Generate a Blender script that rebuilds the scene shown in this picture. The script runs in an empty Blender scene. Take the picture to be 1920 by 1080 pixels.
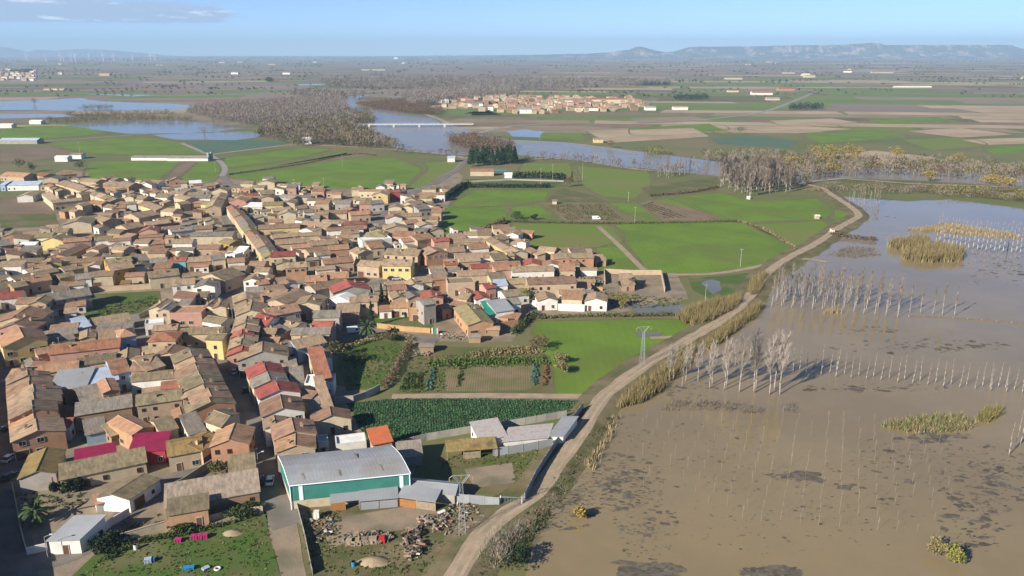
import bpy, bmesh, math, random
import numpy as np
from mathutils import Vector, Matrix
random.seed(7); NP = np.random.RandomState(7)
R = math.radians
# ------------------------------------------------------------------ camera, sky, sun
F = 1478.0; EYE = 99.0; CH = 100.0
PITCH = math.atan((540 - EYE) / F); SP, CP = math.sin(PITCH), math.cos(PITCH)
scene = bpy.context.scene; COL = scene.collection
cam = bpy.data.cameras.new('camera'); camo = bpy.data.objects.new('camera', cam); COL.objects.link(camo)
camo.location = (0, 0, CH); camo.rotation_euler = (R(90) - PITCH, 0, 0)
cam.sensor_width = 36; cam.lens = 36 * F / 1920; cam.clip_start = 1; cam.clip_end = 120000
scene.camera = camo
SUN_EL, SUN_AZ = R(27.5), R(227)          # azimuth clockwise from the view direction
w = bpy.data.worlds.new('World'); scene.world = w; w.use_nodes = True
nt = w.node_tree; nt.nodes.clear()
def N(t, **k):
    n = nt.nodes.new(t)
    for a, b in k.items(): setattr(n, a, b)
    return n
def L(a, b): nt.links.new(a, b)
sky = N('ShaderNodeTexSky', sky_type='NISHITA', sun_disc=False, sun_elevation=SUN_EL, sun_rotation=SUN_AZ,
        altitude=300, air_density=0.38, dust_density=0.0, ozone_density=3.4)
bg = N('ShaderNodeBackground'); bg.inputs[1].default_value = 0.092; L(sky.outputs[0], bg.inputs[0])
# thin cloud banks low over the plain: noise on azimuth / elevation
tc = N('ShaderNodeTexCoord'); sep = N('ShaderNodeSeparateXYZ'); L(tc.outputs['Generated'], sep.inputs[0])
def mth(op, a, b=None, c=None):
    n = N('ShaderNodeMath', operation=op)
    for i, v in enumerate((a, b, c)):
        if v is None: continue
        if isinstance(v, (int, float)): n.inputs[i].default_value = v
        else: L(v, n.inputs[i])
    return n.outputs[0]
def rng(v, a, b, c, d, sm=True):
    n = N('ShaderNodeMapRange', interpolation_type='SMOOTHSTEP' if sm else 'LINEAR'); L(v, n.inputs[0])
    for i, q in enumerate((a, b, c, d)): n.inputs[1 + i].default_value = q
    return n.outputs[0]
az = mth('ARCTAN2', sep.outputs[0], sep.outputs[1]); el = mth('ARCSINE', sep.outputs[2])
cmb = N('ShaderNodeCombineXYZ'); L(mth('MULTIPLY', az, 9.0), cmb.inputs[0]); L(mth('MULTIPLY', el, 62.0), cmb.inputs[1])
nz = N('ShaderNodeTexNoise'); nz.inputs['Scale'].default_value = 1.35; nz.inputs['Detail'].default_value = 9; nz.inputs['Roughness'].default_value = .62
L(cmb.outputs[0], nz.inputs['Vector'])
band = mth('MULTIPLY', rng(el, .026, .036, 0, 1), rng(el, .048, .060, 1, .0))
far = rng(az, -.46, -.24, .46, .0)
wisp = mth('MULTIPLY', rng(el, .006, .02, 0, 1), rng(el, .05, .075, 1, .25))
dens = mth('ADD', mth('MULTIPLY', band, far), mth('MULTIPLY', wisp, .05))
mask = rng(mth('ADD', nz.outputs[0], dens), .66, .84, 0, .9)
cmb2 = N('ShaderNodeCombineXYZ'); L(mth('MULTIPLY', az, 9.0), cmb2.inputs[0]); L(mth('MULTIPLY', mth('ADD', el, .005), 62.0), cmb2.inputs[1])
nz2 = N('ShaderNodeTexNoise'); nz2.inputs['Scale'].default_value = 1.35; nz2.inputs['Detail'].default_value = 9; nz2.inputs['Roughness'].default_value = .62
L(cmb2.outputs[0], nz2.inputs['Vector'])
lit = rng(mth('SUBTRACT', nz.outputs[0], nz2.outputs[0]), .05, .16, 0, .8)
mx = N('ShaderNodeMix', data_type='RGBA'); L(lit, mx.inputs[0])
mx.inputs[6].default_value = (.24, .31, .44, 1); mx.inputs[7].default_value = (.62, .65, .70, 1)
bgc = N('ShaderNodeBackground'); L(mx.outputs[2], bgc.inputs[0]); bgc.inputs[1].default_value = .95
ms = N('ShaderNodeMixShader'); L(mask, ms.inputs[0]); L(bg.outputs[0], ms.inputs[1]); L(bgc.outputs[0], ms.inputs[2])
wo = N('ShaderNodeOutputWorld'); L(ms.outputs[0], wo.inputs[0])
sl = bpy.data.lights.new('sun', 'SUN'); so = bpy.data.objects.new('sun', sl); COL.objects.link(so)
sl.energy = 5.0; sl.angle = R(.5); sl.color = (1, .925, .79)
sd = Vector((math.sin(SUN_AZ) * math.cos(SUN_EL), math.cos(SUN_AZ) * math.cos(SUN_EL), math.sin(SUN_EL)))
so.rotation_euler = (-sd).to_track_quat('-Z', 'Y').to_euler()
scene.view_settings.view_transform = 'Standard'; scene.view_settings.look = 'None'
scene.view_settings.exposure = 0.95; scene.view_settings.gamma = 1
scene.cycles.max_bounces = 5; scene.cycles.diffuse_bounces = 2; scene.cycles.glossy_bounces = 2
scene.cycles.volume_bounces = 0; scene.cycles.transparent_max_bounces = 4; scene.cycles.caustics_reflective = False

# ------------------------------------------------------------------ helpers
def W(px, py, z=0.0):
    """photograph pixel -> point of the place at height z"""
    u, v = (px - 960) / F, (py - 540) / F
    t = (CH - z) / (SP + v * CP)
    return Vector((u * t, (CP - v * SP) * t, z))
def PX(p):
    d = CP * p[1] - SP * (p[2] - CH)
    return 960 + F * p[0] / d, 540 + F * (-(SP * p[1] + CP * (p[2] - CH))) / d
MATS = {}
def M(name, c1, c2=None, sc=1.0, rough=.9, bump=0, rnd=0.0, det=4, wave=None, wdir='X', wamt=.3, lo=.4, hi=.6, island=0, spec=.25, bsc=None, stretch=None, metal=0, streak=None):
    m = bpy.data.materials.new(name); m.use_nodes = True; t = m.node_tree; n = t.nodes; b = n['Principled BSDF']
    b.inputs['Roughness'].default_value = rough; b.inputs['Specular IOR Level'].default_value = spec; b.inputs['Metallic'].default_value = metal
    tc = n.new('ShaderNodeTexCoord'); vec = tc.outputs['Object']
    if stretch:
        mp = n.new('ShaderNodeMapping'); mp.inputs['Scale'].default_value = stretch; t.links.new(vec, mp.inputs[0]); svec = mp.outputs[0]
    else: svec = vec
    col = None
    if c2 is not None:
        nz = n.new('ShaderNodeTexNoise'); nz.inputs['Scale'].default_value = sc; nz.inputs['Detail'].default_value = det; nz.inputs['Roughness'].default_value = .65
        if rnd and not stretch:
            oi0 = n.new('ShaderNodeObjectInfo'); ad = n.new('ShaderNodeVectorMath'); ad.operation = 'ADD'; ml = n.new('ShaderNodeMath'); ml.operation = 'MULTIPLY'; ml.inputs[1].default_value = 300
            t.links.new(oi0.outputs['Random'], ml.inputs[0]); t.links.new(vec, ad.inputs[0]); t.links.new(ml.outputs[0], ad.inputs[1]); svec = ad.outputs[0]
        t.links.new(svec, nz.inputs['Vector'])
        mr = n.new('ShaderNodeMapRange'); mr.inputs[1].default_value = lo; mr.inputs[2].default_value = hi; t.links.new(nz.outputs[0], mr.inputs[0])
        mix = n.new('ShaderNodeMix'); mix.data_type = 'RGBA'; t.links.new(mr.outputs[0], mix.inputs[0])
        mix.inputs[6].default_value = (*c1, 1); mix.inputs[7].default_value = (*c2, 1); col = mix.outputs[2]
    else:
        rgb = n.new('ShaderNodeRGB'); rgb.outputs[0].default_value = (*c1, 1); col = rgb.outputs[0]
    if streak:
        nzs = n.new('ShaderNodeTexNoise'); nzs.inputs['Scale'].default_value = streak[1]; nzs.inputs['Detail'].default_value = 3
        t.links.new(vec, nzs.inputs['Vector'])
        mr2 = n.new('ShaderNodeMapRange'); mr2.inputs[1].default_value = .5; mr2.inputs[2].default_value = .72; t.links.new(nzs.outputs[0], mr2.inputs[0])
        mm = n.new('ShaderNodeMath'); mm.operation = 'MULTIPLY'; mm.inputs[1].default_value = streak[2]; t.links.new(mr2.outputs[0], mm.inputs[0])
        mix = n.new('ShaderNodeMix'); mix.data_type = 'RGBA'; t.links.new(mm.outputs[0], mix.inputs[0]); t.links.new(col, mix.inputs[6]); mix.inputs[7].default_value = (*streak[0], 1); col = mix.outputs[2]
    hgt = None
    if wave:
        wv = n.new('ShaderNodeTexWave'); wv.bands_direction = wdir; wv.inputs['Scale'].default_value = wave; wv.inputs['Distortion'].default_value = .6 if wave > .3 else 2; wv.inputs['Detail'].default_value = 2
        t.links.new(vec, wv.inputs['Vector']); hgt = wv.outputs['Fac']
        hs = n.new('ShaderNodeHueSaturation'); mr = n.new('ShaderNodeMapRange'); mr.inputs[3].default_value = 1 - wamt; mr.inputs[4].default_value = 1 + wamt * .6
        t.links.new(hgt, mr.inputs[0]); t.links.new(mr.outputs[0], hs.inputs['Value']); t.links.new(col, hs.inputs['Color']); col = hs.outputs[0]
    if rnd or island:
        hs = n.new('ShaderNodeHueSaturation'); t.links.new(col, hs.inputs['Color'])
        if island: src = n.new('ShaderNodeNewGeometry').outputs['Random Per Island']; a = island
        else: src = n.new('ShaderNodeObjectInfo').outputs['Random']; a = rnd
        mr = n.new('ShaderNodeMapRange'); mr.inputs[3].default_value = 1 - a; mr.inputs[4].default_value = 1 + a; t.links.new(src, mr.inputs[0]); t.links.new(mr.outputs[0], hs.inputs['Value'])
        m2 = n.new('ShaderNodeMath'); m2.operation = 'MULTIPLY'; m2.inputs[1].default_value = 7.31; f2 = n.new('ShaderNodeMath'); f2.operation = 'FRACT'
        t.links.new(src, m2.inputs[0]); t.links.new(m2.outputs[0], f2.inputs[0]); mr = n.new('ShaderNodeMapRange'); mr.inputs[3].default_value = .5 - a * .05; mr.inputs[4].default_value = .5 + a * .05
        t.links.new(f2.outputs[0], mr.inputs[0]); t.links.new(mr.outputs[0], hs.inputs['Hue']); col = hs.outputs[0]
    t.links.new(col, b.inputs['Base Color'])
    if bump:
        bp = n.new('ShaderNodeBump'); bp.inputs['Strength'].default_value = bump; bp.inputs['Distance'].default_value = .1
        if hgt is None:
            nb = n.new('ShaderNodeTexNoise'); nb.inputs['Scale'].default_value = bsc or sc * 6; nb.inputs['Detail'].default_value = 4; t.links.new(vec, nb.inputs['Vector']); hgt = nb.outputs[0]
        t.links.new(hgt, bp.inputs['Height']); t.links.new(bp.outputs[0], b.inputs['Normal'])
    MATS[name] = m; return m
def mesh(name, v, f, mats, fm=None, smooth=False):
    me = bpy.data.meshes.new(name); me.from_pydata([tuple(p) for p in v], [], f)
    for q in (mats if isinstance(mats, (list, tuple)) else [mats]): me.materials.append(MATS[q])
    if fm is not None: me.polygons.foreach_set('material_index', fm)
    if smooth: me.polygons.foreach_set('use_smooth', [True] * len(f))
    return me
def npmesh(name, v, tri, mats, fm=None):
    """big triangle mesh from numpy arrays"""
    me = bpy.data.meshes.new(name); nv, nf = len(v), len(tri)
    me.vertices.add(nv); me.vertices.foreach_set('co', np.asarray(v, np.float32).ravel())
    me.loops.add(nf * 3); me.loops.foreach_set('vertex_index', np.asarray(tri, np.int32).ravel())
    me.polygons.add(nf); me.polygons.foreach_set('loop_start', np.arange(0, nf * 3, 3, dtype=np.int32))
    for q in (mats if isinstance(mats, (list, tuple)) else [mats]): me.materials.append(MATS[q])
    if fm is not None: me.polygons.foreach_set('material_index', np.asarray(fm, np.int32))
    me.update(calc_edges=True); return me
def ob(name, me, parent=None, loc=(0, 0, 0), rz=0.0, sc=None):
    o = bpy.data.objects.new(name, me); COL.objects.link(o); o.location = loc
    if rz: o.rotation_euler = (0, 0, rz)
    if sc: o.scale = sc if not isinstance(sc, (int, float)) else (sc,) * 3
    if parent: o.parent = parent
    return o
def tag(o, label, cat=None, group=None, kind=None):
    o['label'] = label
    if cat: o['category'] = cat
    if group: o['group'] = group
    if kind: o['kind'] = kind
    return o
def thing(name, label, cat, loc=(0, 0, 0), rz=0.0, group=None):
    return tag(ob(name, None, None, loc, rz), label, cat, group)
def struct(name, me, label=None, kind='structure'):
    o = ob(name, me); o['kind'] = kind
    if label: o['label'] = label
    return o
BOXF = [(0, 3, 2, 1), (4, 5, 6, 7), (0, 1, 5, 4), (1, 2, 6, 5), (2, 3, 7, 6), (3, 0, 4, 7)]
class MB:
    def __init__(s): s.v = []; s.f = []; s.m = []
    def add(s, v, f, m=0):
        k = len(s.v); s.v += [tuple(p) for p in v]; s.f += [tuple(i + k for i in q) for q in f]; s.m += [m] * len(f); return s
    def box(s, x0, y0, z0, x1, y1, z1, m=0): return s.add([(x0, y0, z0), (x1, y0, z0), (x1, y1, z0), (x0, y1, z0), (x0, y0, z1), (x1, y0, z1), (x1, y1, z1), (x0, y1, z1)], BOXF, m)
    def bar(s, a, b, r0, r1=None, n=4, m=0):
        a, b = Vector(a), Vector(b); r1 = r0 if r1 is None else r1; d = (b - a).normalized()
        x = d.orthogonal().normalized(); y = d.cross(x); v = []
        for p, r in ((a, r0), (b, r1)):
            for i in range(n): q = 2 * math.pi * (i + .5) / n; v.append(p + (x * math.cos(q) + y * math.sin(q)) * r)
        f = [(i, (i + 1) % n, n + (i + 1) % n, n + i) for i in range(n)] + [tuple(range(n))[::-1], tuple(range(n, 2 * n))]
        return s.add(v, f, m)
    def build(s, name, mats, parent=None, smooth=False, **k): return ob(name, mesh(name, s.v, s.f, mats, s.m, smooth), parent, **k)
def wpts(pts, z=0.0): return [W(x, y, z) for x, y in pts]
def smooth_line(P, step=6.0):
    P = [Vector(p) for p in P]; out = []
    for i in range(len(P) - 1):
        p0 = P[max(i - 1, 0)]; p1 = P[i]; p2 = P[i + 1]; p3 = P[min(i + 2, len(P) - 1)]
        n = max(2, int((p2 - p1).length / step))
        for k in range(n):
            t = k / n; out.append(.5 * ((2 * p1) + (p2 - p0) * t + (2 * p0 - 5 * p1 + 4 * p2 - p3) * t * t + (3 * p1 - p0 - 3 * p2 + p3) * t ** 3))
    out.append(P[-1]); return out
def ragged(P, step, amp):
    out = []; n = len(P)
    for i in range(n):
        a, b = P[i], P[(i + 1) % n]; d = b - a; k = max(1, int(d.length / step)); nn = Vector((-d.y, d.x, 0)).normalized() if d.length else Vector()
        for j in range(k): out.append(a + d * (j / k) + nn * (random.uniform(-amp, amp) if j else 0))
    return out
def sheet(name, pts, z, mat, amp=0, step=8, kind='structure', label=None, world=False):
    P = [Vector((p[0], p[1], 0)) for p in pts] if world else wpts(pts)
    if amp: P = ragged(P, step, amp)
    # centre the object on its own middle so the texture lies in local metres
    c = sum(P, Vector()) / len(P)
    o = ob(name, mesh(name, [p - c for p in P], [tuple(range(len(P)))], mat), None, (c.x, c.y, z)); o['kind'] = kind
    if label: o['label'] = label
    if o.data.polygons[0].normal.z < 0: o.data.flip_normals()
    return o
def strip(name, pts, wd, z, mat, world=False, step=6, kind='structure', parent=None, off=0.0, wob=0.0):
    P = smooth_line([Vector((p[0], p[1], 0)) for p in pts] if world else wpts(pts), step); v = []; f = []
    for i, p in enumerate(P):
        t = (P[min(i + 1, len(P) - 1)] - P[max(i - 1, 0)]).normalized(); nn = Vector((-t.y, t.x, 0)); h = wd / 2 + random.uniform(-wob, wob)
        v += [p + nn * (off + h), p + nn * (off - wd / 2 - random.uniform(-wob, wob))]
    for i in range(len(P) - 1): f.append((2 * i, 2 * i + 1, 2 * i + 3, 2 * i + 2))
    for p in v: p.z = z
    o = ob(name, mesh(name, v, f, mat), parent)
    if not parent: o['kind'] = kind
    return o
def inpoly(x, y, poly):
    c = False; j = len(poly) - 1
    for i in range(len(poly)):
        xi, yi = poly[i][0], poly[i][1]; xj, yj = poly[j][0], poly[j][1]
        if (yi > y) != (yj > y) and x < (xj - xi) * (y - yi) / (yj - yi) + xi: c = not c
        j = i
    return c
def scatter(poly_px, n=None, spacing=None, rows=None):
    """points of the ground inside a pixel polygon; n random ones or a jittered grid"""
    P = wpts(poly_px); xs = [p.x for p in P]; ys = [p.y for p in P]; out = []
    if spacing:
        x = min(xs)
        while x < max(xs):
            y = min(ys)
            while y < max(ys):
                a, b = x + random.uniform(-.4, .4) * spacing, y + random.uniform(-.4, .4) * spacing
                if inpoly(a, b, P): out.append((a, b))
                y += spacing
            x += spacing
    else:
        k = 0
        while len(out) < n and k < n * 40:
            k += 1; a, b = random.uniform(min(xs), max(xs)), random.uniform(min(ys), max(ys))
            if inpoly(a, b, P): out.append((a, b))
    return out
# ------------------------------------------------------------------ materials
M('ground', (.155, .135, .065), (.095, .122, .034), .008, bump=.0, det=12)
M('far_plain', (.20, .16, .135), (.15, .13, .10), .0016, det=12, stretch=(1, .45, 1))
GREEN = (.062, .130, .016)
M('crop', (.120, .195, .020), (.092, .152, .018), .03, det=10, wave=.11, wamt=.03, bump=0, streak=((.13, .13, .035), .018, .55))
M('crop2', (.112, .172, .022), (.145, .155, .042), .02, det=10, bump=.5, bsc=2)
M('crop_rows', (.115, .19, .018), (.086, .148, .016), .04, det=6, wave=.10, wdir='Y', wamt=.16)
M('meadow', (.075, .100, .022), (.125, .105, .050), .06, det=12, bump=.8, bsc=1.5, streak=((.19, .14, .085), .05, .6))
M('lawn', (.050, .105, .014), (.085, .098, .028), .16, det=12, bump=.9, bsc=2.5, streak=((.17, .135, .075), .07, .75))
M('scrub', (.075, .085, .028), (.15, .115, .065), .12, det=12, bump=.9, bsc=2, streak=((.20, .15, .095), .09, .8))
M('soil', (.20, .140, .090), (.16, .115, .075), .05, det=8, bump=.4, bsc=1.4)
M('soil_rows', (.205, .150, .09), (.13, .125, .05), .10, det=6, wave=.42, wdir='X', wamt=.22)
M('ploughed', (.19, .135, .09), (.155, .115, .078), .03, det=8, wave=.08, wamt=.08)
M('stubble', (.37, .285, .195), (.29, .22, .14), .012, det=8); M('field_green', (.105, .172, .030), (.115, .135, .045), .01, det=8); M('far_soil', (.24, .18, .125), (.19, .15, .10), .01, det=8)
M('teal_field', (.055, .125, .085), (.09, .12, .08), .02, det=8)
M('yard_dirt', (.27, .205, .145), (.19, .155, .115), .12, det=12, bump=.6, bsc=2, streak=((.10, .10, .045), .10, .65))
M('asphalt', (.135, .12, .105), (.19, .165, .14), .12, det=9, bump=.1, bsc=5)
M('concrete_road', (.24, .22, .19), (.18, .165, .14), .2, det=8)
M('track_dirt', (.34, .26, .18), (.25, .20, .14), .15, det=8, bump=.4, bsc=2)
M('rut', (.38, .29, .205), (.30, .23, .16), .25, det=8)
M('grey_road', (.26, .25, .23), (.22, .21, .19), .1)
M('debris', (.080, .068, .054), (.125, .105, .08), .8, det=5, island=.3)
def tile(n, a, b, **k): M(n, tuple(x * 1.5 for x in a), tuple(x * 1.15 for x in b), 1.0, rough=.92, rnd=.2, det=6, wave=2.4, wamt=.16, bump=.5, lo=.36, hi=.66, stretch=(1.7, .45, .6), streak=((a[0] * .42, a[1] * .50, a[2] * .52), .30, .7), **k)
tile('roof_tan', (.295, .205, .13), (.21, .155, .105)); tile('roof_orange', (.315, .172, .10), (.235, .14, .092))
tile('roof_red', (.27, .078, .055), (.21, .078, .058)); tile('roof_moss', (.20, .155, .095), (.135, .108, .068))
tile('roof_grey', (.205, .175, .145), (.15, .13, .105)); tile('roof_brown', (.245, .148, .095), (.18, .118, .082))
tile('roof_dark_terracotta', (.26, .105, .060), (.19, .09, .06)); tile('roof_mustard', (.24, .165, .065), (.18, .125, .055))
tile('roof_olive', (.25, .20, .10), (.18, .15, .08)); tile('roof_ribbed', (.27, .215, .16), (.19, .155, .115))
M('roof_metal', (.29, .30, .315), (.245, .25, .265), .12, rough=.5, det=8, wave=1.0, wamt=.10, rnd=.10, spec=.5, streak=((.2, .17, .14), .1, .5))
M('roof_magenta', (.25, .016, .06), (.19, .016, .05), .5, rough=.6, wave=1.6, wamt=.25)
M('roof_white', (.72, .71, .69), (.6, .59, .57), .3, rough=.8, rnd=.08)
M('roof_bluish', (.40, .47, .58), (.33, .38, .46), .3, rough=.6, rnd=.06)
M('tarp_green', (.03, .27, .19), (.025, .2, .15), .4, rough=.6)
M('roof_orange_flat', (.50, .13, .05), (.4, .12, .055), .5)
M('roof_fibre', (.36, .34, .33), (.36, .27, .25), .9, rough=.9, lo=.5, hi=.6, det=4, wave=1, wamt=.1)
def wal(n, a, b=None, **k):
    b = b or tuple(x * .8 for x in a); M(n, a, b, .28, rough=.95, rnd=.13, det=8, lo=.35, hi=.7, streak=((a[0] * .5, a[1] * .5, a[2] * .5), .5, .35), **k)
wal('wall_cream', (.52, .43, .30)); wal('wall_white', (.70, .67, .61)); wal('wall_brick', (.42, .235, .14)); wal('wall_tan', (.44, .335, .23))
wal('wall_yellow', (.56, .44, .20)); wal('wall_ochre', (.45, .27, .07)); wal('wall_grey', (.36, .33, .29)); wal('wall_blue', (.30, .40, .54))
wal('wall_pink', (.43, .25, .195)); wal('wall_adobe', (.30, .20, .125)); wal('wall_teal', (.18, .44, .44)); wal('wall_redpaint', (.38, .05, .055))
M('wall_orange', (.44, .27, .12), (.38, .24, .11), .5)
M('ware_green', (.042, .185, .155), (.036, .155, .13), .3, rough=.55, spec=.4, wave=1.3, wamt=.14)
M('trim_white', (.62, .68, .70), rough=.6)
M('glass', (.020, .024, .03), rough=.15, spec=.5)
M('frame_white', (.42, .40, .37), rough=.7); M('frame_brown', (.10, .055, .03), rough=.8); M('door_wood', (.13, .06, .03), (.09, .045, .025), 3, rnd=.4)
M('metal', (.42, .44, .45), rough=.45, spec=.5); M('galv', (.25, .275, .28), rough=.5, spec=.4); M('dark', (.03, .03, .032), rough=.7)
M('wood', (.30, .24, .17), (.22, .17, .12), 2, rnd=.3); M('wood_orange', (.33, .15, .05), (.25, .11, .04), 2)
M('rubber', (.02, .02, .02), rough=.9); M('pink', (.34, .03, .13), rough=.7); M('blue_plastic', (.03, .19, .36), rough=.6); M('red_paint', (.42, .03, .03), rough=.5)
M('car_white', (.75, .75, .74), rough=.25, spec=.5); M('car_dark', (.03, .035, .045), rough=.25, spec=.5); M('car_silver', (.42, .43, .44), rough=.3, spec=.5)
M('tail', (.4, .02, .02), rough=.3)
M('scrap', (.20, .165, .12), (.08, .072, .06), 1.2, island=.7, det=3); M('sand', (.32, .245, .165), (.25, .195, .13), .6, bump=.5, bsc=4)
M('bark_pale', (.36, .315, .265), (.25, .215, .18), 1.5, det=4); M('bark', (.15, .12, .095), (.10, .08, .065), 2)
M('twig', (.205, .162, .130), island=.3); M('twig_grey', (.205, .178, .155), island=.3); M('twig_pale', (.31, .265, .225), island=.25); M('twig_brown', (.125, .085, .052), island=.4)
M('twig_dark', (.085, .068, .052), island=.4)
M('leaf', (.045, .065, .018), island=.5); M('leaf_dark', (.018, .036, .014), island=.45); M('needle', (.026, .055, .022), island=.5); M('leaf_olive', (.085, .085, .030), island=.45)
M('leaf_yellow', (.255, .185, .045), island=.4); M('leaf_rust', (.145, .075, .030), island=.4); M('leaf_yellowgreen', (.185, .175, .045), island=.35)
M('cabbage', (.040, .105, .042), island=.35); M('cabbage_ground', (.035, .07, .03), (.07, .07, .035), .3, det=8); M('margin', (.15, .125, .06), (.10, .10, .04), .1, det=8); M('cabbage_blue', (.045, .105, .085), island=.35)
M('reed', (.215, .165, .072), island=.4); M('reed_pale', (.34, .27, .16), island=.35); M('weed', (.070, .112, .022), island=.35); M('weed_dry', (.19, .155, .07), island=.45)
M('palm', (.045, .07, .025), island=.35)
M('mesa_rock', (.34, .26, .21), (.05, .055, .05), .0030, det=10, lo=.40, hi=.50); M('mount', (.09, .10, .11), (.07, .085, .09), .0006)
def water(name, c, rough, bump, sc, c2=None):
    m = M(name, c, c2 or tuple(x * .85 for x in c), .02, rough=rough, bump=bump, bsc=sc, det=6, spec=.5)
    m.node_tree.nodes['Principled BSDF'].inputs['IOR'].default_value = 1.45; return m
water('flood', (.235, .180, .100), .06, .035, 1.3); water('river_water', (.21, .175, .135), .24, .10, .6); water('still', (.15, .14, .11), .14, .02, .8)
water('pool', (.12, .42, .5), .1, .05, 1)
# ------------------------------------------------------------------ ground sheets
GX, GY = 27000, 27000
struct('ground', mesh('ground', [(-GX, -300, 0), (GX, -300, 0), (GX, 1500, 0), (-GX, 1500, 0)], [(0, 1, 2, 3)], 'ground'))
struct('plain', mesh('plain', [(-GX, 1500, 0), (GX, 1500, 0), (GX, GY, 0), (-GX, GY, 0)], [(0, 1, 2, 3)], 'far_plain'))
# far parcels: strips of land between field roads, each row cut into parcels of uneven width
def parcels():
    v = []; f = []; fm = []
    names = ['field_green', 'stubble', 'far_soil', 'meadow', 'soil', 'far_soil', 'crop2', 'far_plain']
    for side in (0, 1):
        y = 1000.0 if side else 1250.0
        ca, sa = math.cos(R(-8 if side else 12)), math.sin(R(-8 if side else 12))
        while y < 14000:
            dy = random.uniform(28, 80) * (1 + y / 3200)
            x = (-.08 * y if side else -.95 * y) + random.uniform(0, 60)
            xe = .98 * y if side else -.09 * y
            while x < xe:
                dx = random.uniform(70, 300) * (1 + y / 5000); g = 1.6 + y / 900
                q = [(x + g, y + g), (x + dx - g, y + g), (x + dx - g + random.uniform(-15, 15), y + dy - g), (x + g + random.uniform(-15, 15), y + dy - g)]
                if random.random() < (.93 if y < 4200 else .72):
                    k = len(v)
                    v += [(a * ca - (b - 1500) * sa, a * sa + (b - 1500) * ca + 1500, .01 + .004 * (len(f) % 3)) for a, b in q]; f.append((k, k + 1, k + 2, k + 3))
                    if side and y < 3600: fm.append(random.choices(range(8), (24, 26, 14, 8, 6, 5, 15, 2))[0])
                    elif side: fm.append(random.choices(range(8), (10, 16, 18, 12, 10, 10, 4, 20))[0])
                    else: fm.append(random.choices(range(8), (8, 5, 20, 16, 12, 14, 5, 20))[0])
                x += dx
            y += dy
    keep = [i for i, q in enumerate(f) if min(v[j][1] for j in q) > 1010]
    f2 = [f[i] for i in keep]; fm2 = [fm[i] for i in keep]
    return mesh('far_fields', v, f2, names, fm2)
struct('far_fields', parcels(), 'patchwork of far fields on the plain')
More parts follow.
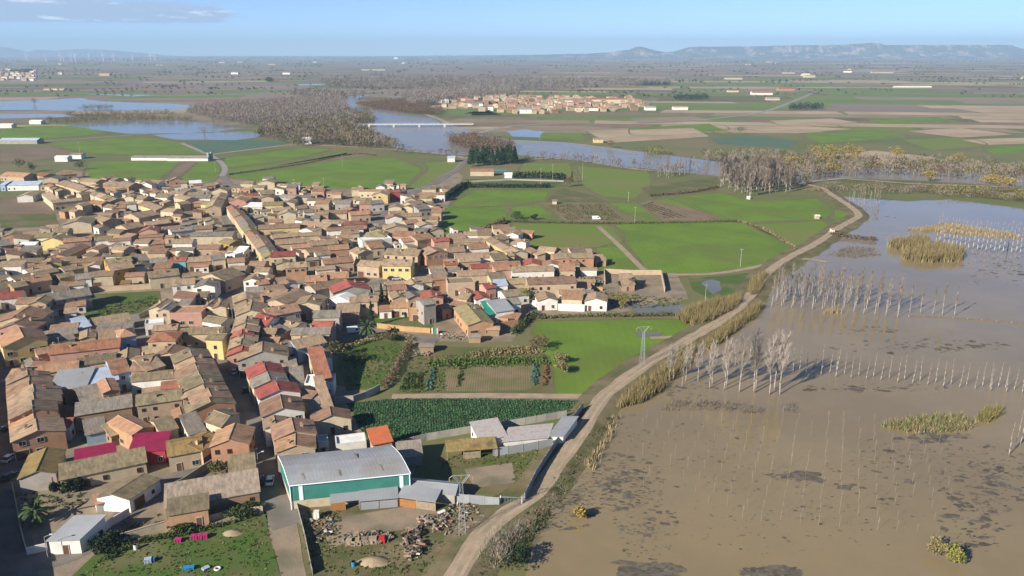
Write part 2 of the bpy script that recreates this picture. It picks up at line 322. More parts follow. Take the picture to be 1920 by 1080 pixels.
# near and middle fields, traced
FIELDS = [
 ('crop', [(1000, 602), (1292, 600), (1288, 628), (1240, 664), (1185, 700), (1142, 740), (1042, 740), (1034, 690), (1010, 655), (996, 632)]),
 ('crop', [(1152, 421), (1310, 415), (1392, 418), (1492, 470), (1440, 494), (1330, 512), (1218, 512)]),
 ('crop2', [(944, 418), (1140, 422), (1168, 455), (1112, 465), (1000, 464), (950, 440)]),
 ('crop', [(1118, 466), (1168, 456), (1206, 509), (1124, 508)]),
 ('stubble', [(1000, 466), (1110, 466), (1112, 480), (1010, 480)]),
 ('crop', [(1252, 371), (1350, 362), (1420, 378), (1530, 373), (1562, 396), (1545, 412), (1385, 416)]),
 ('crop2', [(1408, 421), (1540, 413), (1560, 428), (1502, 464), (1470, 452)]),
 ('crop', [(1565, 392), (1590, 398), (1600, 408), (1575, 420), (1560, 410)]),
 ('crop_rows', [(836, 390), (942, 388), (960, 410), (940, 432), (826, 436)]),
 ('crop', [(890, 357), (1030, 357), (1020, 376), (945, 386), (845, 386)]),
 ('crop', [(960, 388), (1010, 384), (1040, 410), (955, 414)]),
 ('lawn', [(868, 336), (1060, 338), (1058, 350), (880, 349)]),
 ('crop2', [(1070, 310), (1215, 322), (1220, 346), (1190, 372), (1130, 368), (1090, 345)]),
 ('crop', [(1140, 381), (1192, 380), (1238, 415), (1212, 419)]),
 ('soil_rows', [(1022, 380), (1135, 380), (1180, 415), (1060, 417)]),
 ('soil', [(1195, 383), (1222, 374), (1350, 405), (1318, 415), (1250, 412)]),
 ('meadow', [(1200, 352), (1344, 332), (1346, 358), (1222, 370)]),
 ('crop', [(165, 303), (338, 301), (325, 315), (288, 345), (165, 340)]),
 ('ploughed', [(342, 304), (368, 304), (318, 345), (290, 345)]),
 ('crop', [(371, 304), (408, 304), (414, 318), (398, 340), (330, 344)]),
 ('crop', [(426, 330), (560, 312), (660, 296), (740, 296), (790, 318), (760, 350), (700, 355), (560, 350), (470, 338)]),
 ('crop2', [(795, 305), (862, 302), (856, 318), (812, 348), (764, 354), (800, 320)]),
 ('crop', [(424, 318), (560, 301), (655, 282), (650, 290), (430, 326)]),
 ('crop', [(420, 296), (560, 278), (620, 280), (540, 300), (422, 314)]),
 ('soil', [(430, 327), (660, 285), (705, 289), (560, 308)]),
 ('crop', [(0, 243), (60, 236), (150, 236), (200, 250), (60, 262), (0, 268)]),
 ('crop', [(90, 268), (260, 257), (340, 268), (384, 289), (200, 290), (130, 280)]),
 ('ploughed', [(0, 283), (90, 276), (150, 287), (60, 302), (0, 304)]),
 ('ploughed', [(0, 372), (80, 372), (105, 400), (0, 402)]),
 ('meadow', [(0, 402), (104, 401), (112, 424), (0, 428)]),
 ('lawn', [(170, 552), (300, 545), (306, 572), (262, 592), (152, 606), (160, 575)]),
 ('lawn', [(1290, 522), (1400, 512), (1425, 515), (1390, 548), (1330, 560), (1300, 545)]),
 ('lawn', [(655, 640), (756, 634), (764, 650), (728, 722), (650, 734), (632, 690)]),
 ('meadow', [(742, 742), (770, 668), (810, 650), (1000, 652), (1032, 668), (1038, 738)]),
 ('soil_rows', [(835, 690), (1000, 684), (1010, 722), (985, 732), (838, 734)]),
 ('soil', [(740, 738), (1125, 742), (1100, 765), (1080, 776), (1085, 752), (740, 746)]),
 ('lawn', [(690, 580), (812, 580), (812, 618), (700, 612)]),
 ('meadow', [(815, 855), (1000, 838), (1035, 842), (985, 932), (880, 925), (770, 905)]),
 ('yard_dirt', [(870, 880), (960, 868), (968, 905), (890, 915)]),
 ('scrub', [(558, 952), (760, 945), (985, 945), (930, 985), (868, 1080), (840, 1130), (585, 1130)]),
 ('yard_dirt', [(600, 980), (760, 950), (840, 962), (800, 990), (690, 1000), (620, 1030)]),
 ('lawn', [(130, 1085), (190, 1028), (300, 1000), (420, 985), (500, 960), (515, 1040), (540, 1130), (100, 1130)]),
 ('yard_dirt', [(500, 955), (548, 950), (585, 1130), (545, 1130), (515, 1030), (420, 1000), (480, 975)]),
 ('teal_field', [(1330, 260), (1420, 256), (1500, 266), (1478, 276), (1345, 270)]),
 ('crop', [(1180, 240), (1330, 232), (1360, 245), (1200, 255)]),
 ('stubble', [(1100, 246), (1300, 240), (1330, 256), (1140, 268)]),
 ('crop', [(1000, 250), (1090, 250), (1098, 263), (1010, 260)]),
 ('crop', [(1500, 250), (1660, 246), (1700, 258), (1540, 268)]),
 ('crop2', [(1690, 262), (1800, 258), (1850, 272), (1750, 282)]),
 ('stubble', [(1560, 290), (1640, 282), (1760, 296), (1640, 306)]), ('stubble', [(1700, 246), (1800, 240), (1900, 252), (1800, 258)]), ('stubble', [(1380, 240), (1500, 236), (1600, 242), (1480, 250)]), ('crop', [(1620, 222), (1760, 220), (1800, 228), (1650, 232)]), ('stubble', [(1800, 262), (1920, 258), (1960, 268), (1850, 272)]), ('crop', [(1840, 276), (1960, 270), (1990, 284), (1870, 290)]), ('far_soil', [(1180, 222), (1300, 218), (1340, 226), (1200, 232)]), ('stubble', [(1440, 226), (1560, 222), (1610, 230), (1480, 236)]), ('far_soil', [(900, 244), (990, 236), (1090, 236), (1170, 242), (1000, 248)]), ('crop', [(1220, 376), (1250, 372), (1384, 414), (1350, 412)]), ('meadow', [(1060, 352), (1130, 372), (1140, 380), (1022, 379), (1040, 360)]), ('stubble', [(1205, 352), (1260, 346), (1345, 344), (1346, 352), (1222, 364)]), ('crop2', [(980, 306), (1066, 306), (1088, 340), (1062, 348), (1060, 330), (975, 326)]),
]
for i, (mt, p) in enumerate(FIELDS): sheet('field', p, .03 + .005 * (i % 6) + (.02 if mt in ('yard_dirt', 'soil_rows', 'soil') else 0), mt, amp=.5, step=7)
VILL = [(-140, 1120), (-160, 440), (-60, 420), (90, 400), (80, 335), (120, 318), (240, 330), (420, 335), (480, 338), (560, 352), (700, 352), (790, 352), (850, 320), (868, 330), (835, 400), (820, 440), (900, 425), (990, 440), (1000, 482), (1120, 478), (1270, 512), (1290, 560), (1150, 588), (990, 596), (960, 640), (820, 640), (700, 650), (640, 640), (620, 720), (700, 735), (650, 760), (690, 830), (780, 870), (760, 950), (560, 956), (500, 960), (200, 1030), (130, 1120)]
for i, (mt, p) in enumerate(FIELDS):
    if mt in ('crop', 'crop2', 'crop_rows', 'ploughed', 'stubble', 'teal_field') and p[0][1] < 620: strip('field_margin', p + [p[0]], 1.1 if p[0][1] > 350 else 2.2, .068 + .004 * (i % 5), 'margin', wob=.4)
sheet('village_ground', VILL, .015, 'yard_dirt', amp=1, step=12)
# roads
MAIN = [(548, 985), (520, 930), (494, 850), (468, 770), (446, 715), (424, 680), (420, 640), (424, 590), (432, 545), (446, 505)]
STREETS = [('street', MAIN, 8.5), ('street', [(30, 1150), (14, 1010), (10, 900), (4, 800), (0, 720), (-4, 660), (-8, 600)], 9),
 ('lane', [(20, 1060), (100, 1050), (165, 1022), (215, 985), (262, 940), (310, 905), (350, 885), (400, 862)], 6),
 ('street', [(494, 506), (470, 470), (446, 438), (428, 412), (414, 385), (418, 365), (428, 345), (416, 330)], 7),
 ('street', [(446, 505), (494, 506)], 6), ('street', [(252, 662), (264, 620), (258, 596)], 5),
 ('street', [(660, 535), (730, 530), (790, 522), (800, 490), (808, 455)], 7), ('street', [(668, 520), (664, 475)], 4),
 ('street', [(700, 425), (722, 402), (742, 375), (790, 355), (838, 330), (862, 312), (872, 296)], 8),
 ('street', [(240, 440), (258, 420), (272, 400)], 6), ('lane', [(1000, 600), (1002, 575), (990, 540)], 6), ('lane', [(640, 640), (668, 610), (720, 622), (820, 640)], 5)]
for i, (nm, p, wd) in enumerate(STREETS): strip(nm, p, wd, .055 + .004 * i, 'asphalt')
strip('field_road', [(416, 330), (422, 318), (414, 304), (396, 292), (368, 280), (340, 268)], 5, .09, 'grey_road')
strip('field_road', [(0, 268), (120, 262), (260, 252), (330, 246), (480, 240)], 5, .12, 'grey_road')
strip('river_road', [(396, 290), (540, 272), (590, 272), (700, 278), (840, 290), (872, 296), (960, 300), (1060, 298), (1200, 318), (1340, 326)], 6, .13, 'track_dirt')
strip('village_road', [(870, 250), (900, 262), (1000, 268), (1080, 270), (1200, 290)], 5, .13, 'track_dirt')
strip('highway', [(800, 215), (830, 226), (880, 250), (960, 236), (1100, 230), (1280, 226), (1360, 220), (1430, 210), (1480, 193), (1530, 172)], 9, .16, 'grey_road', step=30)
strip('field_path', [(1122, 425), (1160, 460), (1212, 512)], 3, .1, 'track_dirt'); strip('field_path', [(1200, 514), (1330, 514), (1420, 500), (1480, 486)], 3.4, .1, 'track_dirt')
strip('field_path', [(735, 744), (900, 742), (1120, 744)], 3.5, .1, 'track_dirt'); strip('field_path', [(1270, 632), (1220, 634)], 2.5, .1, 'track_dirt')
# river and flood water
RIVER = [(628, 188), (655, 205), (690, 214), (704, 226), (668, 238), (690, 247), (720, 264), (745, 278), (790, 284), (840, 291), (900, 292), (970, 291), (1040, 297), (1130, 308), (1230, 318), (1340, 330), (1460, 338), (1600, 346), (1920, 372), (2300, 400), (2300, 350), (1920, 330), (1700, 318), (1500, 312), (1352, 304), (1250, 291), (1180, 282), (1120, 274), (1060, 267), (960, 262), (890, 251), (872, 239), (826, 232), (805, 216), (775, 214), (740, 207), (690, 203), (667, 195), (672, 184), (700, 178), (660, 180)]
sheet('river', RIVER, .07, 'river_water', amp=3, step=25)
FLOOD = [(1000, 1300), (985, 1080), (1000, 1010), (1040, 940), (1062, 900), (1098, 840), (1140, 790), (1180, 758), (1236, 730), (1262, 690), (1330, 640), (1400, 604), (1432, 576), (1450, 540), (1512, 492), (1540, 474), (1590, 440), (1628, 412), (1618, 392), (1575, 368), (1640, 374), (1700, 378), (1780, 374), (1920, 392), (2500, 420), (2900, 1300)]
sheet('flood_water', FLOOD, .10, 'flood', amp=1.1, step=6)
for p in ([(-60, 192), (60, 188), (150, 184), (190, 190), (330, 195), (380, 199), (330, 206), (200, 208), (-60, 206)], [(-60, 213), (120, 214), (150, 219), (-60, 224)], [(120, 234), (230, 228), (330, 226), (480, 238), (400, 249), (240, 251), (200, 246)], [(285, 253), (370, 249), (470, 246), (500, 256), (440, 263), (330, 262)], [(560, 158), (700, 156), (700, 158), (560, 160)], [(150, 176), (300, 178), (250, 181)]):
    sheet('flood_pool', p, .11, 'still', amp=4, step=30)
sheet('flooded_field', [(350, 265), (480, 262), (548, 268), (420, 289), (384, 286)], .1, 'teal_field', amp=1)
sheet('flood_pool', [(950, 246), (985, 243), (1020, 247), (1010, 258), (960, 256)], .12, 'still', amp=2)
sheet('flood_pool', [(1316, 530), (1334, 524), (1350, 528), (1352, 545), (1338, 553), (1326, 542)], .09, 'still', amp=1, step=3)
sheet('flood_pool', [(1170, 574), (1220, 570), (1285, 572), (1284, 588), (1210, 590)], .09, 'still', amp=1, step=3)
sheet('flood_pool', [(1190, 625), (1245, 622), (1235, 631), (1195, 632)], .09, 'still', amp=.6, step=2)
# dirt track on its bank
TRACK = [(835, 1130), (868, 1060), (905, 1005), (955, 962), (1004, 930), (1044, 876), (1086, 818), (1128, 752), (1180, 708), (1240, 668), (1300, 634), (1366, 594), (1406, 556), (1432, 520), (1470, 490), (1530, 458), (1574, 428), (1606, 410), (1608, 402), (1590, 386), (1562, 368), (1538, 353), (1500, 345)]
def bank():
    P = smooth_line(wpts(TRACK), 5); v = []; f = []; prof = [(-7.5, .0), (-4.2, .45), (-2.6, .62), (2.6, .62), (4.4, .40), (8.0, -.1)]
    for i, p in enumerate(P):
        t = (P[min(i + 1, len(P) - 1)] - P[max(i - 1, 0)]).normalized(); nn = Vector((t.y, -t.x, 0))
        for s, z in prof: v.append(p + nn * (s + random.uniform(-.4, .4) * (abs(s) > 3)) + Vector((0, 0, z + .02)))
    k = len(prof)
    for i in range(len(P) - 1):
        for j in range(k - 1): f.append((i * k + j, i * k + j + 1, (i + 1) * k + j + 1, (i + 1) * k + j))
    return mesh('levee_bank', v, f, 'scrub')
struct('levee_bank', bank(), 'grassy bank carrying the dirt track')
strip('track', TRACK, 4.6, .66, 'track_dirt', step=5, wob=.35)
for s in (-.95, .95): strip('wheel_rut', TRACK, .8, .67, 'rut', step=5, off=s, wob=.12)
strip('flooded_spur_road', [(1475, 486), (1510, 486), (1550, 492)], 4, .2, 'track_dirt')
strip('far_bank_road', [(1500, 345), (1580, 336), (1700, 345), (1920, 352)], 5, .5, 'track_dirt', step=20)
sheet('far_bank', [(1560, 352), (1700, 358), (1790, 366), (1920, 378), (2200, 400), (2200, 362), (1920, 350), (1700, 338), (1580, 334)], .14, 'meadow', amp=3, step=15)
# mesa, hills and mountains
def ridge(name, sil, d0, depth, mat, label, rough):
    xs = [a for a, b in sil]; ys = [b for a, b in sil]; n = int((xs[-1] - xs[0]) / 3); rows = 9; v = []; f = []
    for i in range(n + 1):
        px = xs[0] + (xs[-1] - xs[0]) * i / n; py = np.interp(px, xs, ys) + random.uniform(-.35, .35)
        for j in range(rows + 1):
            t = j / rows; y = d0 + depth * t; H = max(CH + (EYE - py - 1.6) / F * (d0 + depth * .55), 2)
            pr = min(1, (t / .5) ** 1.2) if t < .5 else (1 if t < .75 else 1 - (t - .75) * 2)
            if mat == 'mesa_rock': pr = [0, .10, .26, .36, .60, 1, 1, .98, .97, .3][j]
            gul = 1 - rough * (.5 + .5 * math.sin(px * .55 + 3 * math.sin(px * .13) + j)) * (1 if 0 < j < 5 else 0)
            v.append(((px - 960) / F * (d0 + depth * .5) / CP * CP + random.uniform(-20, 20), y + random.uniform(-1, 1) * depth * .02, H * pr * gul - (1 if j in (0, rows) else 0)))
    k = rows + 1
    for i in range(n):
        for j in range(rows): f.append((i * k + j, (i + 1) * k + j, (i + 1) * k + j + 1, i * k + j + 1))
    return struct(name, mesh(name, v, f, mat), label)
ridge('mesa', [(900, 106), (930, 103), (1000, 101), (1100, 99), (1150, 96), (1185, 91), (1194, 87), (1204, 89), (1218, 93), (1240, 97), (1268, 95), (1285, 90), (1300, 87), (1400, 86.5), (1470, 84.5), (1530, 84), (1600, 83), (1610, 80), (1622, 81), (1635, 84), (1740, 84), (1860, 84), (1872, 88), (1900, 93), (1960, 94), (2100, 90), (2300, 100)], 14500, 2600, 'mesa_rock', 'long flat-topped mesa with eroded pale cliffs on the horizon', .45)
ridge('mountains', [(-300, 92), (-60, 93), (0, 90), (30, 87), (45, 88.5), (70, 95), (90, 96), (105, 92), (130, 94), (180, 91), (230, 93), (290, 98), (335, 103), (400, 106)], 23500, 1800, 'mount', 'blue mountain ridge beyond the wind turbines', .05)
ridge('hills', [(380, 104), (500, 103), (600, 104), (700, 103.5), (800, 102.5), (900, 101.5), (960, 101), (1100, 101)], 21500, 1500, 'mount', 'low hazy hills along the horizon', .1)
HZ = MB().box(-27500, -320, -2.5, 27500, 27300, 520).build('haze', 'dark'); HZ['kind'] = 'stuff'; HZ['label'] = 'pale blue haze over the plain'
hm = bpy.data.materials.new('haze_air'); hm.use_nodes = True; hn = hm.node_tree; hn.nodes.clear()
pv = hn.nodes.new('ShaderNodeVolumePrincipled'); pv.inputs['Color'].default_value = (.48, .70, .95, 1); pv.inputs['Density'].default_value = 8e-5; pv.inputs['Anisotropy'].default_value = 0.0
ho = hn.nodes.new('ShaderNodeOutputMaterial'); hn.links.new(pv.outputs[0], ho.inputs['Volume']); HZ.data.materials[0] = hm
# ------------------------------------------------------------------ houses
RC = dict(t='roof_tan', o='roof_orange', r='roof_red', m='roof_moss', g='roof_grey', b='roof_brown', d='roof_dark_terracotta', u='roof_mustard', y='roof_olive', R='roof_ribbed', s='roof_metal', M='roof_magenta', w='roof_white', l='roof_bluish', G='tarp_green', O='roof_orange_flat', F='roof_fibre')
RN = dict(t='tan tiled', o='orange tiled', r='bright red', m='mossy brown', g='weathered grey', b='brown tiled', d='dark terracotta', u='mustard', y='olive brown', R='ribbed pale tile', s='grey metal', M='magenta sheet', w='white', l='pale blue', G='green tarpaulin', O='flat orange', F='patchy fibre cement')
WC = dict(c='wall_cream', w='wall_white', k='wall_brick', t='wall_tan', y='wall_yellow', h='wall_ochre', g='wall_grey', b='wall_blue', p='wall_pink', a='wall_adobe', T='wall_teal', r='wall_redpaint', o='wall_orange')
WN = dict(c='cream', w='white', k='brick', t='tan', y='pale yellow', h='ochre', g='grey', b='blue', p='pink', a='adobe', T='turquoise', r='red painted', o='orange')
HOUSES = []; OCC = {}
SHARED = {}
def shared(name, fn):
    if name not in SHARED: SHARED[name] = fn()
    return SHARED[name]
def win_mesh(w, h, fr):
    m = MB(); m.box(-w / 2, -.05, -h / 2, w / 2, .0, h / 2, 1)
    t = .09
    for a in ((-w / 2 - t, -h / 2 - t, w / 2 + t, -h / 2), (-w / 2 - t, h / 2, w / 2 + t, h / 2 + t), (-w / 2 - t, -h / 2, -w / 2, h / 2), (w / 2, -h / 2, w / 2 + t, h / 2), (-.03, -h / 2, .03, h / 2)):
        m.box(a[0], -.12, a[1], a[2], .0, a[3], 0)
    return mesh('window', m.v, m.f, [fr, 'glass'], m.m)
WSZ = [(1.0, 1.25), (.9, 1.1), (1.5, 1.2), (.7, .8)]
def win(k):
    return shared('win%d' % k, lambda: [win_mesh(1.0, 1.25, 'frame_white'), win_mesh(.9, 1.1, 'frame_brown'), win_mesh(1.5, 1.2, 'frame_white'), win_mesh(.7, .8, 'frame_brown')][k])
def door_mesh():
    m = MB().box(-.55, -.06, 0, .55, 0, 2.15, 0); m.box(-.68, -.11, 0, -.56, 0, 2.28, 1).box(.56, -.11, 0, .68, 0, 2.28, 1).box(-.56, -.11, 2.16, .56, 0, 2.28, 1); return mesh('door', m.v, m.f, ['door_wood', 'frame_white'], m.m)
def gate_mesh():
    m = MB().box(-1.5, -.06, 0, 1.5, 0, 2.5, 0)
    for i in range(5): m.box(-1.4 + i * .58, -.1, .1, -.95 + i * .58, -.06, 2.4, 0)
    m.box(-1.65, -.1, 0, -1.5, 0, 2.65, 1).box(1.5, -.1, 0, 1.65, 0, 2.65, 1).box(-1.5, -.1, 2.5, 1.5, 0, 2.65, 1); return mesh('garage_door', m.v, m.f, ['door_wood', 'frame_white'], m.m)
def chim_mesh():
    m = MB().box(-.35, -.35, -1.2, .35, .35, .75, 0).box(-.45, -.45, .75, .45, .45, .85, 1).box(-.2, -.2, .85, .2, .2, 1.1, 1); return mesh('chimney', m.v, m.f, ['wall_tan', 'roof_orange'], m.m)
def ant_mesh():
    m = MB().bar((0, 0, -.4), (0, 0, 2.6), .05).bar((-.7, 0, 2.4), (.7, 0, 2.4), .035)
    for i in range(5): m.bar((-.6 + i * .3, -.35, 2.4), (-.6 + i * .3, .35, 2.4), .025)
    return mesh('aerial', m.v, m.f, 'galv')
CELL = 1.0
def cells(P):
    xs = [p[0] for p in P]; ys = [p[1] for p in P]; out = []
    for i in range(int(math.floor(min(xs))), int(math.ceil(max(xs))) + 1):
        for j in range(int(math.floor(min(ys))), int(math.ceil(max(ys))) + 1):
            if inpoly(i + .5, j + .5, P): out.append((i, j))
    return out
def frustum(P):
    return any(-40 < PX(p)[0] < 1960 and 60 < PX(p)[1] < 1120 for p in P)
def house(P0, e1, e2, h, style, rc, wc, name='house', label=None, cat=None, pitch=None, near=None, force=False, nowin=False, maxov=.55, chim=None, wins=None):
    """P0 base corner nearest on the left, e1 the front edge, e2 the depth edge (ground vectors)"""
    P = [P0, P0 + e1, P0 + e1 + e2, P0 + e2]
    cs = cells(P)
    if cs and not force and sum(c in OCC for c in cs) / len(cs) > maxov: return None
    for c in cs: OCC[c] = 1
    cen = (P[0] + P[2]) / 2; rz = math.atan2(e1.y, e1.x); rot = Matrix.Rotation(-rz, 3, 'Z')
    A = rot @ (P0 - cen); a1 = rot @ e1; a2 = rot @ e2
    t = thing(name, '', 'house', (cen.x, cen.y, 0), rz)
    px, py = PX((cen.x, cen.y, h)); near = (py > 560) if near is None else near
    l1, l2 = a1.length, a2.length
    if style == 'v': u, v_, lu, lv = a2, -a1, l2, l1; O = A + a1          # ridge runs along the depth
    else: u, v_, lu, lv = a1, a2, l1, l2; O = A
    if pitch is None: pitch = random.uniform(.26, .36)
    def pt(a, b, z): q = O + u * a + v_ * b; return (q.x, q.y, z)
    ov = .35; oa, ob_ = ov / lu, ov / lv; th = .16
    wm = MB(); rh = 0
    if style in ('h', 'v'):
        rh = lv * .5 * pitch; zr = h + rh
        wm.add([pt(0, 0, 0), pt(1, 0, 0), pt(1, 1, 0), pt(0, 1, 0), pt(0, 0, h), pt(1, 0, h), pt(1, 1, h), pt(0, 1, h), pt(0, .5, zr), pt(1, .5, zr)], [(0, 1, 5, 4), (1, 2, 6, 9, 5), (2, 3, 7, 6), (3, 0, 4, 8, 7)])
        prof = [(-ob_, h - ov * pitch), (.5, zr), (1 + ob_, h - ov * pitch)]
    elif style in ('s', 'S'):
        rh = lv * pitch * .6; za, zb = (h, h + rh) if style == 's' else (h + rh, h)
        wm.add([pt(0, 0, 0), pt(1, 0, 0), pt(1, 1, 0), pt(0, 1, 0), pt(0, 0, za), pt(1, 0, za), pt(1, 1, zb), pt(0, 1, zb)], [(0, 1, 5, 4), (1, 2, 6, 5), (2, 3, 7, 6), (3, 0, 4, 7)])
        sl_ = (zb - za); prof = [(-ob_, za - ob_ * sl_), (1 + ob_, zb + ob_ * sl_)]; zr = max(za, zb)
    elif style == 'f':
        zr = h; b = .25
        wm.add([pt(0, 0, 0), pt(1, 0, 0), pt(1, 1, 0), pt(0, 1, 0), pt(0, 0, h), pt(1, 0, h), pt(1, 1, h), pt(0, 1, h)], BOXF)
        wm.f[-6:] = [q for q in wm.f[-6:]]
    elif style == 'p':
        rh = lv * .5 * pitch; zr = h + rh
        wm.add([pt(0, 0, 0), pt(1, 0, 0), pt(1, 1, 0), pt(0, 1, 0), pt(0, 0, h), pt(1, 0, h), pt(1, 1, h), pt(0, 1, h)], [(0, 1, 5, 4), (1, 2, 6, 5), (2, 3, 7, 6), (3, 0, 4, 7)])
    wm.build('wall', WC.get(wc, wc), t)
    rm = MB(); rmat = RC.get(rc, rc); dz = .03
    if style in ('h', 'v', 's', 'S'):
        n = len(prof); vv = []
        for a in (-oa, 1 + oa):
            vv += [pt(a, b, z + dz + th) for b, z in prof] + [pt(a, b, z + dz) for b, z in reversed(prof)]
        m2 = 2 * n; ff = [(i, i + m2, (i + 1) % m2 + m2, (i + 1) % m2) for i in range(m2)] + [tuple(range(m2)), tuple(range(2 * m2 - 1, m2 - 1, -1))]
        rm.add(vv, ff)
    elif style == 'p':
        k = min(.5, lv * .5 / lu); e = -ob_
        vv = [pt(-oa, -ob_, h + dz), pt(1 + oa, -ob_, h + dz), pt(1 + oa, 1 + ob_, h + dz), pt(-oa, 1 + ob_, h + dz), pt(-oa, -ob_, h + dz + th), pt(1 + oa, -ob_, h + dz + th), pt(1 + oa, 1 + ob_, h + dz + th), pt(-oa, 1 + ob_, h + dz + th), pt(k, .5, zr + th), pt(1 - k, .5, zr + th)]
        rm.add(vv, [(0, 1, 5, 4), (1, 2, 6, 5), (2, 3, 7, 6), (3, 0, 4, 7), (4, 5, 9, 8), (6, 7, 8, 9), (5, 6, 9), (7, 4, 8), (0, 3, 2, 1)])
    else:
        i1, i2 = .3 / lu, .3 / lv
        rm.add([pt(i1, i2, h + .004), pt(1 - i1, i2, h + .004), pt(1 - i1, 1 - i2, h + .004), pt(i1, 1 - i2, h + .004), pt(i1, i2, h + .1), pt(1 - i1, i2, h + .1), pt(1 - i1, 1 - i2, h + .1), pt(i1, 1 - i2, h + .1)], BOXF)
        pm = MB()
        for (a0, b0, a1_, b1_) in ((0, 0, 1, i2), (0, 1 - i2, 1, 1), (0, i2, i1, 1 - i2), (1 - i1, i2, 1, 1 - i2)):
            pm.add([pt(a0, b0, h), pt(a1_, b0, h), pt(a1_, b1_, h), pt(a0, b1_, h), pt(a0, b0, h + .55), pt(a1_, b0, h + .55), pt(a1_, b1_, h + .55), pt(a0, b1_, h + .55)], BOXF)
        pm.build('parapet', WC.get(wc, wc), t)
    # roof texture lines run down the slope: give the roof its own axes along the ridge
    ro = rm.build('roof', rmat, t)
    if style == 'v':
        rr = Matrix.Rotation(math.pi / 2, 4, 'Z'); ro.data.transform(rr.inverted()); ro.rotation_euler = (0, 0, math.pi / 2)
    def onroof(q): return Vector((q[1], -q[0], q[2])) if style == 'v' else Vector(q)
    if style in ('h', 'v') and near:
        a, b = Vector(pt(-oa, .5, zr + dz + th - .02)), Vector(pt(1 + oa, .5, zr + dz + th - .02)); MB().bar(onroof(a), onroof(b), .14, n=5).build('ridge_cap', 'roof_tan' if rc in 'tobmd' else rmat, ro)
    # openings on the walls that look towards the valley
    if not nowin:
        sides = [(P[0], P[1]), (P[1], P[2]), (P[2], P[3]), (P[3], P[0])]; cap = wins if wins is not None else (9 if near else 4 if py > 430 else 2); cnt = 0; door = False
        for si, (a, b) in enumerate(sides):
            d = b - a; Ln = d.length; nn = Vector((d.y, -d.x, 0)).normalized(); mid = (a + b) / 2
            vis = nn.dot((Vector((0, 0, 0)) - mid).normalized())
            if vis < .12 or Ln < 2.5: continue
            fl = max(1, int((h + .4) / 2.9)); nw = max(1, int(Ln / random.uniform(2.6, 3.8)))
            lr = math.atan2(d.y, d.x) - rz; k = random.choice((0, 1, 1, 1, 2, 3)) if h > 3.4 else random.choice((1, 3))
            for f_ in range(fl - 1, -1, -1):
                for i in range(nw):
                    if cnt >= cap: break
                    if random.random() < .25: continue
                    q = rot @ (a + d * ((i + .5 + random.uniform(-.08, .08)) / nw) + nn * .01 - cen)
                    z = 1.55 + 2.85 * f_
                    if z + .9 > h: z = h - 1.0
                    if f_ == 0 and not door and cap > 3 and si in (0, 1):
                        ob('door', shared('door', door_mesh) if random.random() < .6 or Ln < 5 else shared('gate', gate_mesh), t, (q.x, q.y, .02), lr); door = True
                    else:
                        wo_ = ob('window', win(k), t, (q.x, q.y, z), lr)
                        if near: ob('pane', shared('pane%d' % k, lambda: mesh('pane', *(lambda m: (m.v, m.f))(MB().box(-WSZ[k][0] / 2 + .02, -.075, -WSZ[k][1] / 2 + .02, -.05, -.055, WSZ[k][1] / 2 - .02).box(.05, -.075, -WSZ[k][1] / 2 + .02, WSZ[k][0] / 2 - .02, -.055, WSZ[k][1] / 2 - .02)), 'glass')), wo_)
                    cnt += 1
    nch = chim if chim is not None else (random.choice((0, 0, 1, 1)) if h > 4 and style in 'hvp' and py > 430 else 0)
    for c in range(nch):
        b = random.choice((.3, .7)); z = h + rh * (1 - abs(b - .5) * 2) if style != 'f' else h
        q = pt(random.uniform(.15, .85), b, z + .25); ob('chimney', shared('chim', chim_mesh), ro, onroof(q), 0)
    if near and h > 4.5 and random.random() < .4:
        q = pt(random.uniform(.2, .8), .5, zr + .1); ob('aerial', shared('ant', ant_mesh), ro, onroof(q), random.uniform(0, 3))
    kind = cat or ('house' if h > 3.7 and l1 * l2 > 40 else 'shed')
    t['category'] = kind
    if label: t['label'] = label
    HOUSES.append(dict(o=t, px=px, py=py, rc=rc, wc=wc, h=h, style=style, kind=kind, label=label, cen=cen, ang=rz, area=l1 * l2, l1=l1, l2=l2))
    if name == 'house' and kind == 'shed': t.name = 'shed'
    return t
def Q(org, sc, rowspec):
    """rows of (x0,y0,x1,y1, depth | (x2,y2), eave height, style, roof, wall[, label])"""
    for r in rowspec:
        if r[5] > 4.2 and (org in (E_, F_, G_)): r = r[:5] + (4.2 + (r[5] - 4.2) * .55,) + r[6:]
        a = W(org[0] + r[0] / sc, org[1] + r[1] / sc, r[5]); b = W(org[0] + r[2] / sc, org[1] + r[3] / sc, r[5])
        a.z = b.z = 0; e1 = b - a
        if isinstance(r[4], tuple):
            c = W(org[0] + r[4][0] / sc, org[1] + r[4][1] / sc, r[5]); c.z = 0; e2 = c - b
        else: e2 = Vector((-e1.y, e1.x, 0)).normalized() * r[4]
        house(a, e1, e2, r[5], r[6], r[7], r[8], label=r[9] if len(r) > 9 else None)
def ROW(org, sc, pts, d, h, roofs, walls, style='h'):
    q = [pts[0]]
    for a, b in zip(pts, pts[1:]): q += [((a[0] * .55 + b[0] * .45) + random.uniform(-2, 2), a[1] * .55 + b[1] * .45), b] if math.hypot(a[0] - b[0], a[1] - b[1]) / sc > 16 else [b]
    pts = q
    for i in range(len(pts) - 1):
        j = random.uniform(-.9, .6)
        Q(org, sc, [(pts[i][0], pts[i][1], pts[i + 1][0], pts[i + 1][1], d + random.uniform(-1.8, 1), h + j, style, roofs[i % len(roofs)], walls[i % len(walls)])])
A_, B_, C_, D_, E_, F_, G_ = (0, 800), (480, 780), (0, 540), (400, 540), (0, 300), (400, 300), (750, 380)
S = 3.84
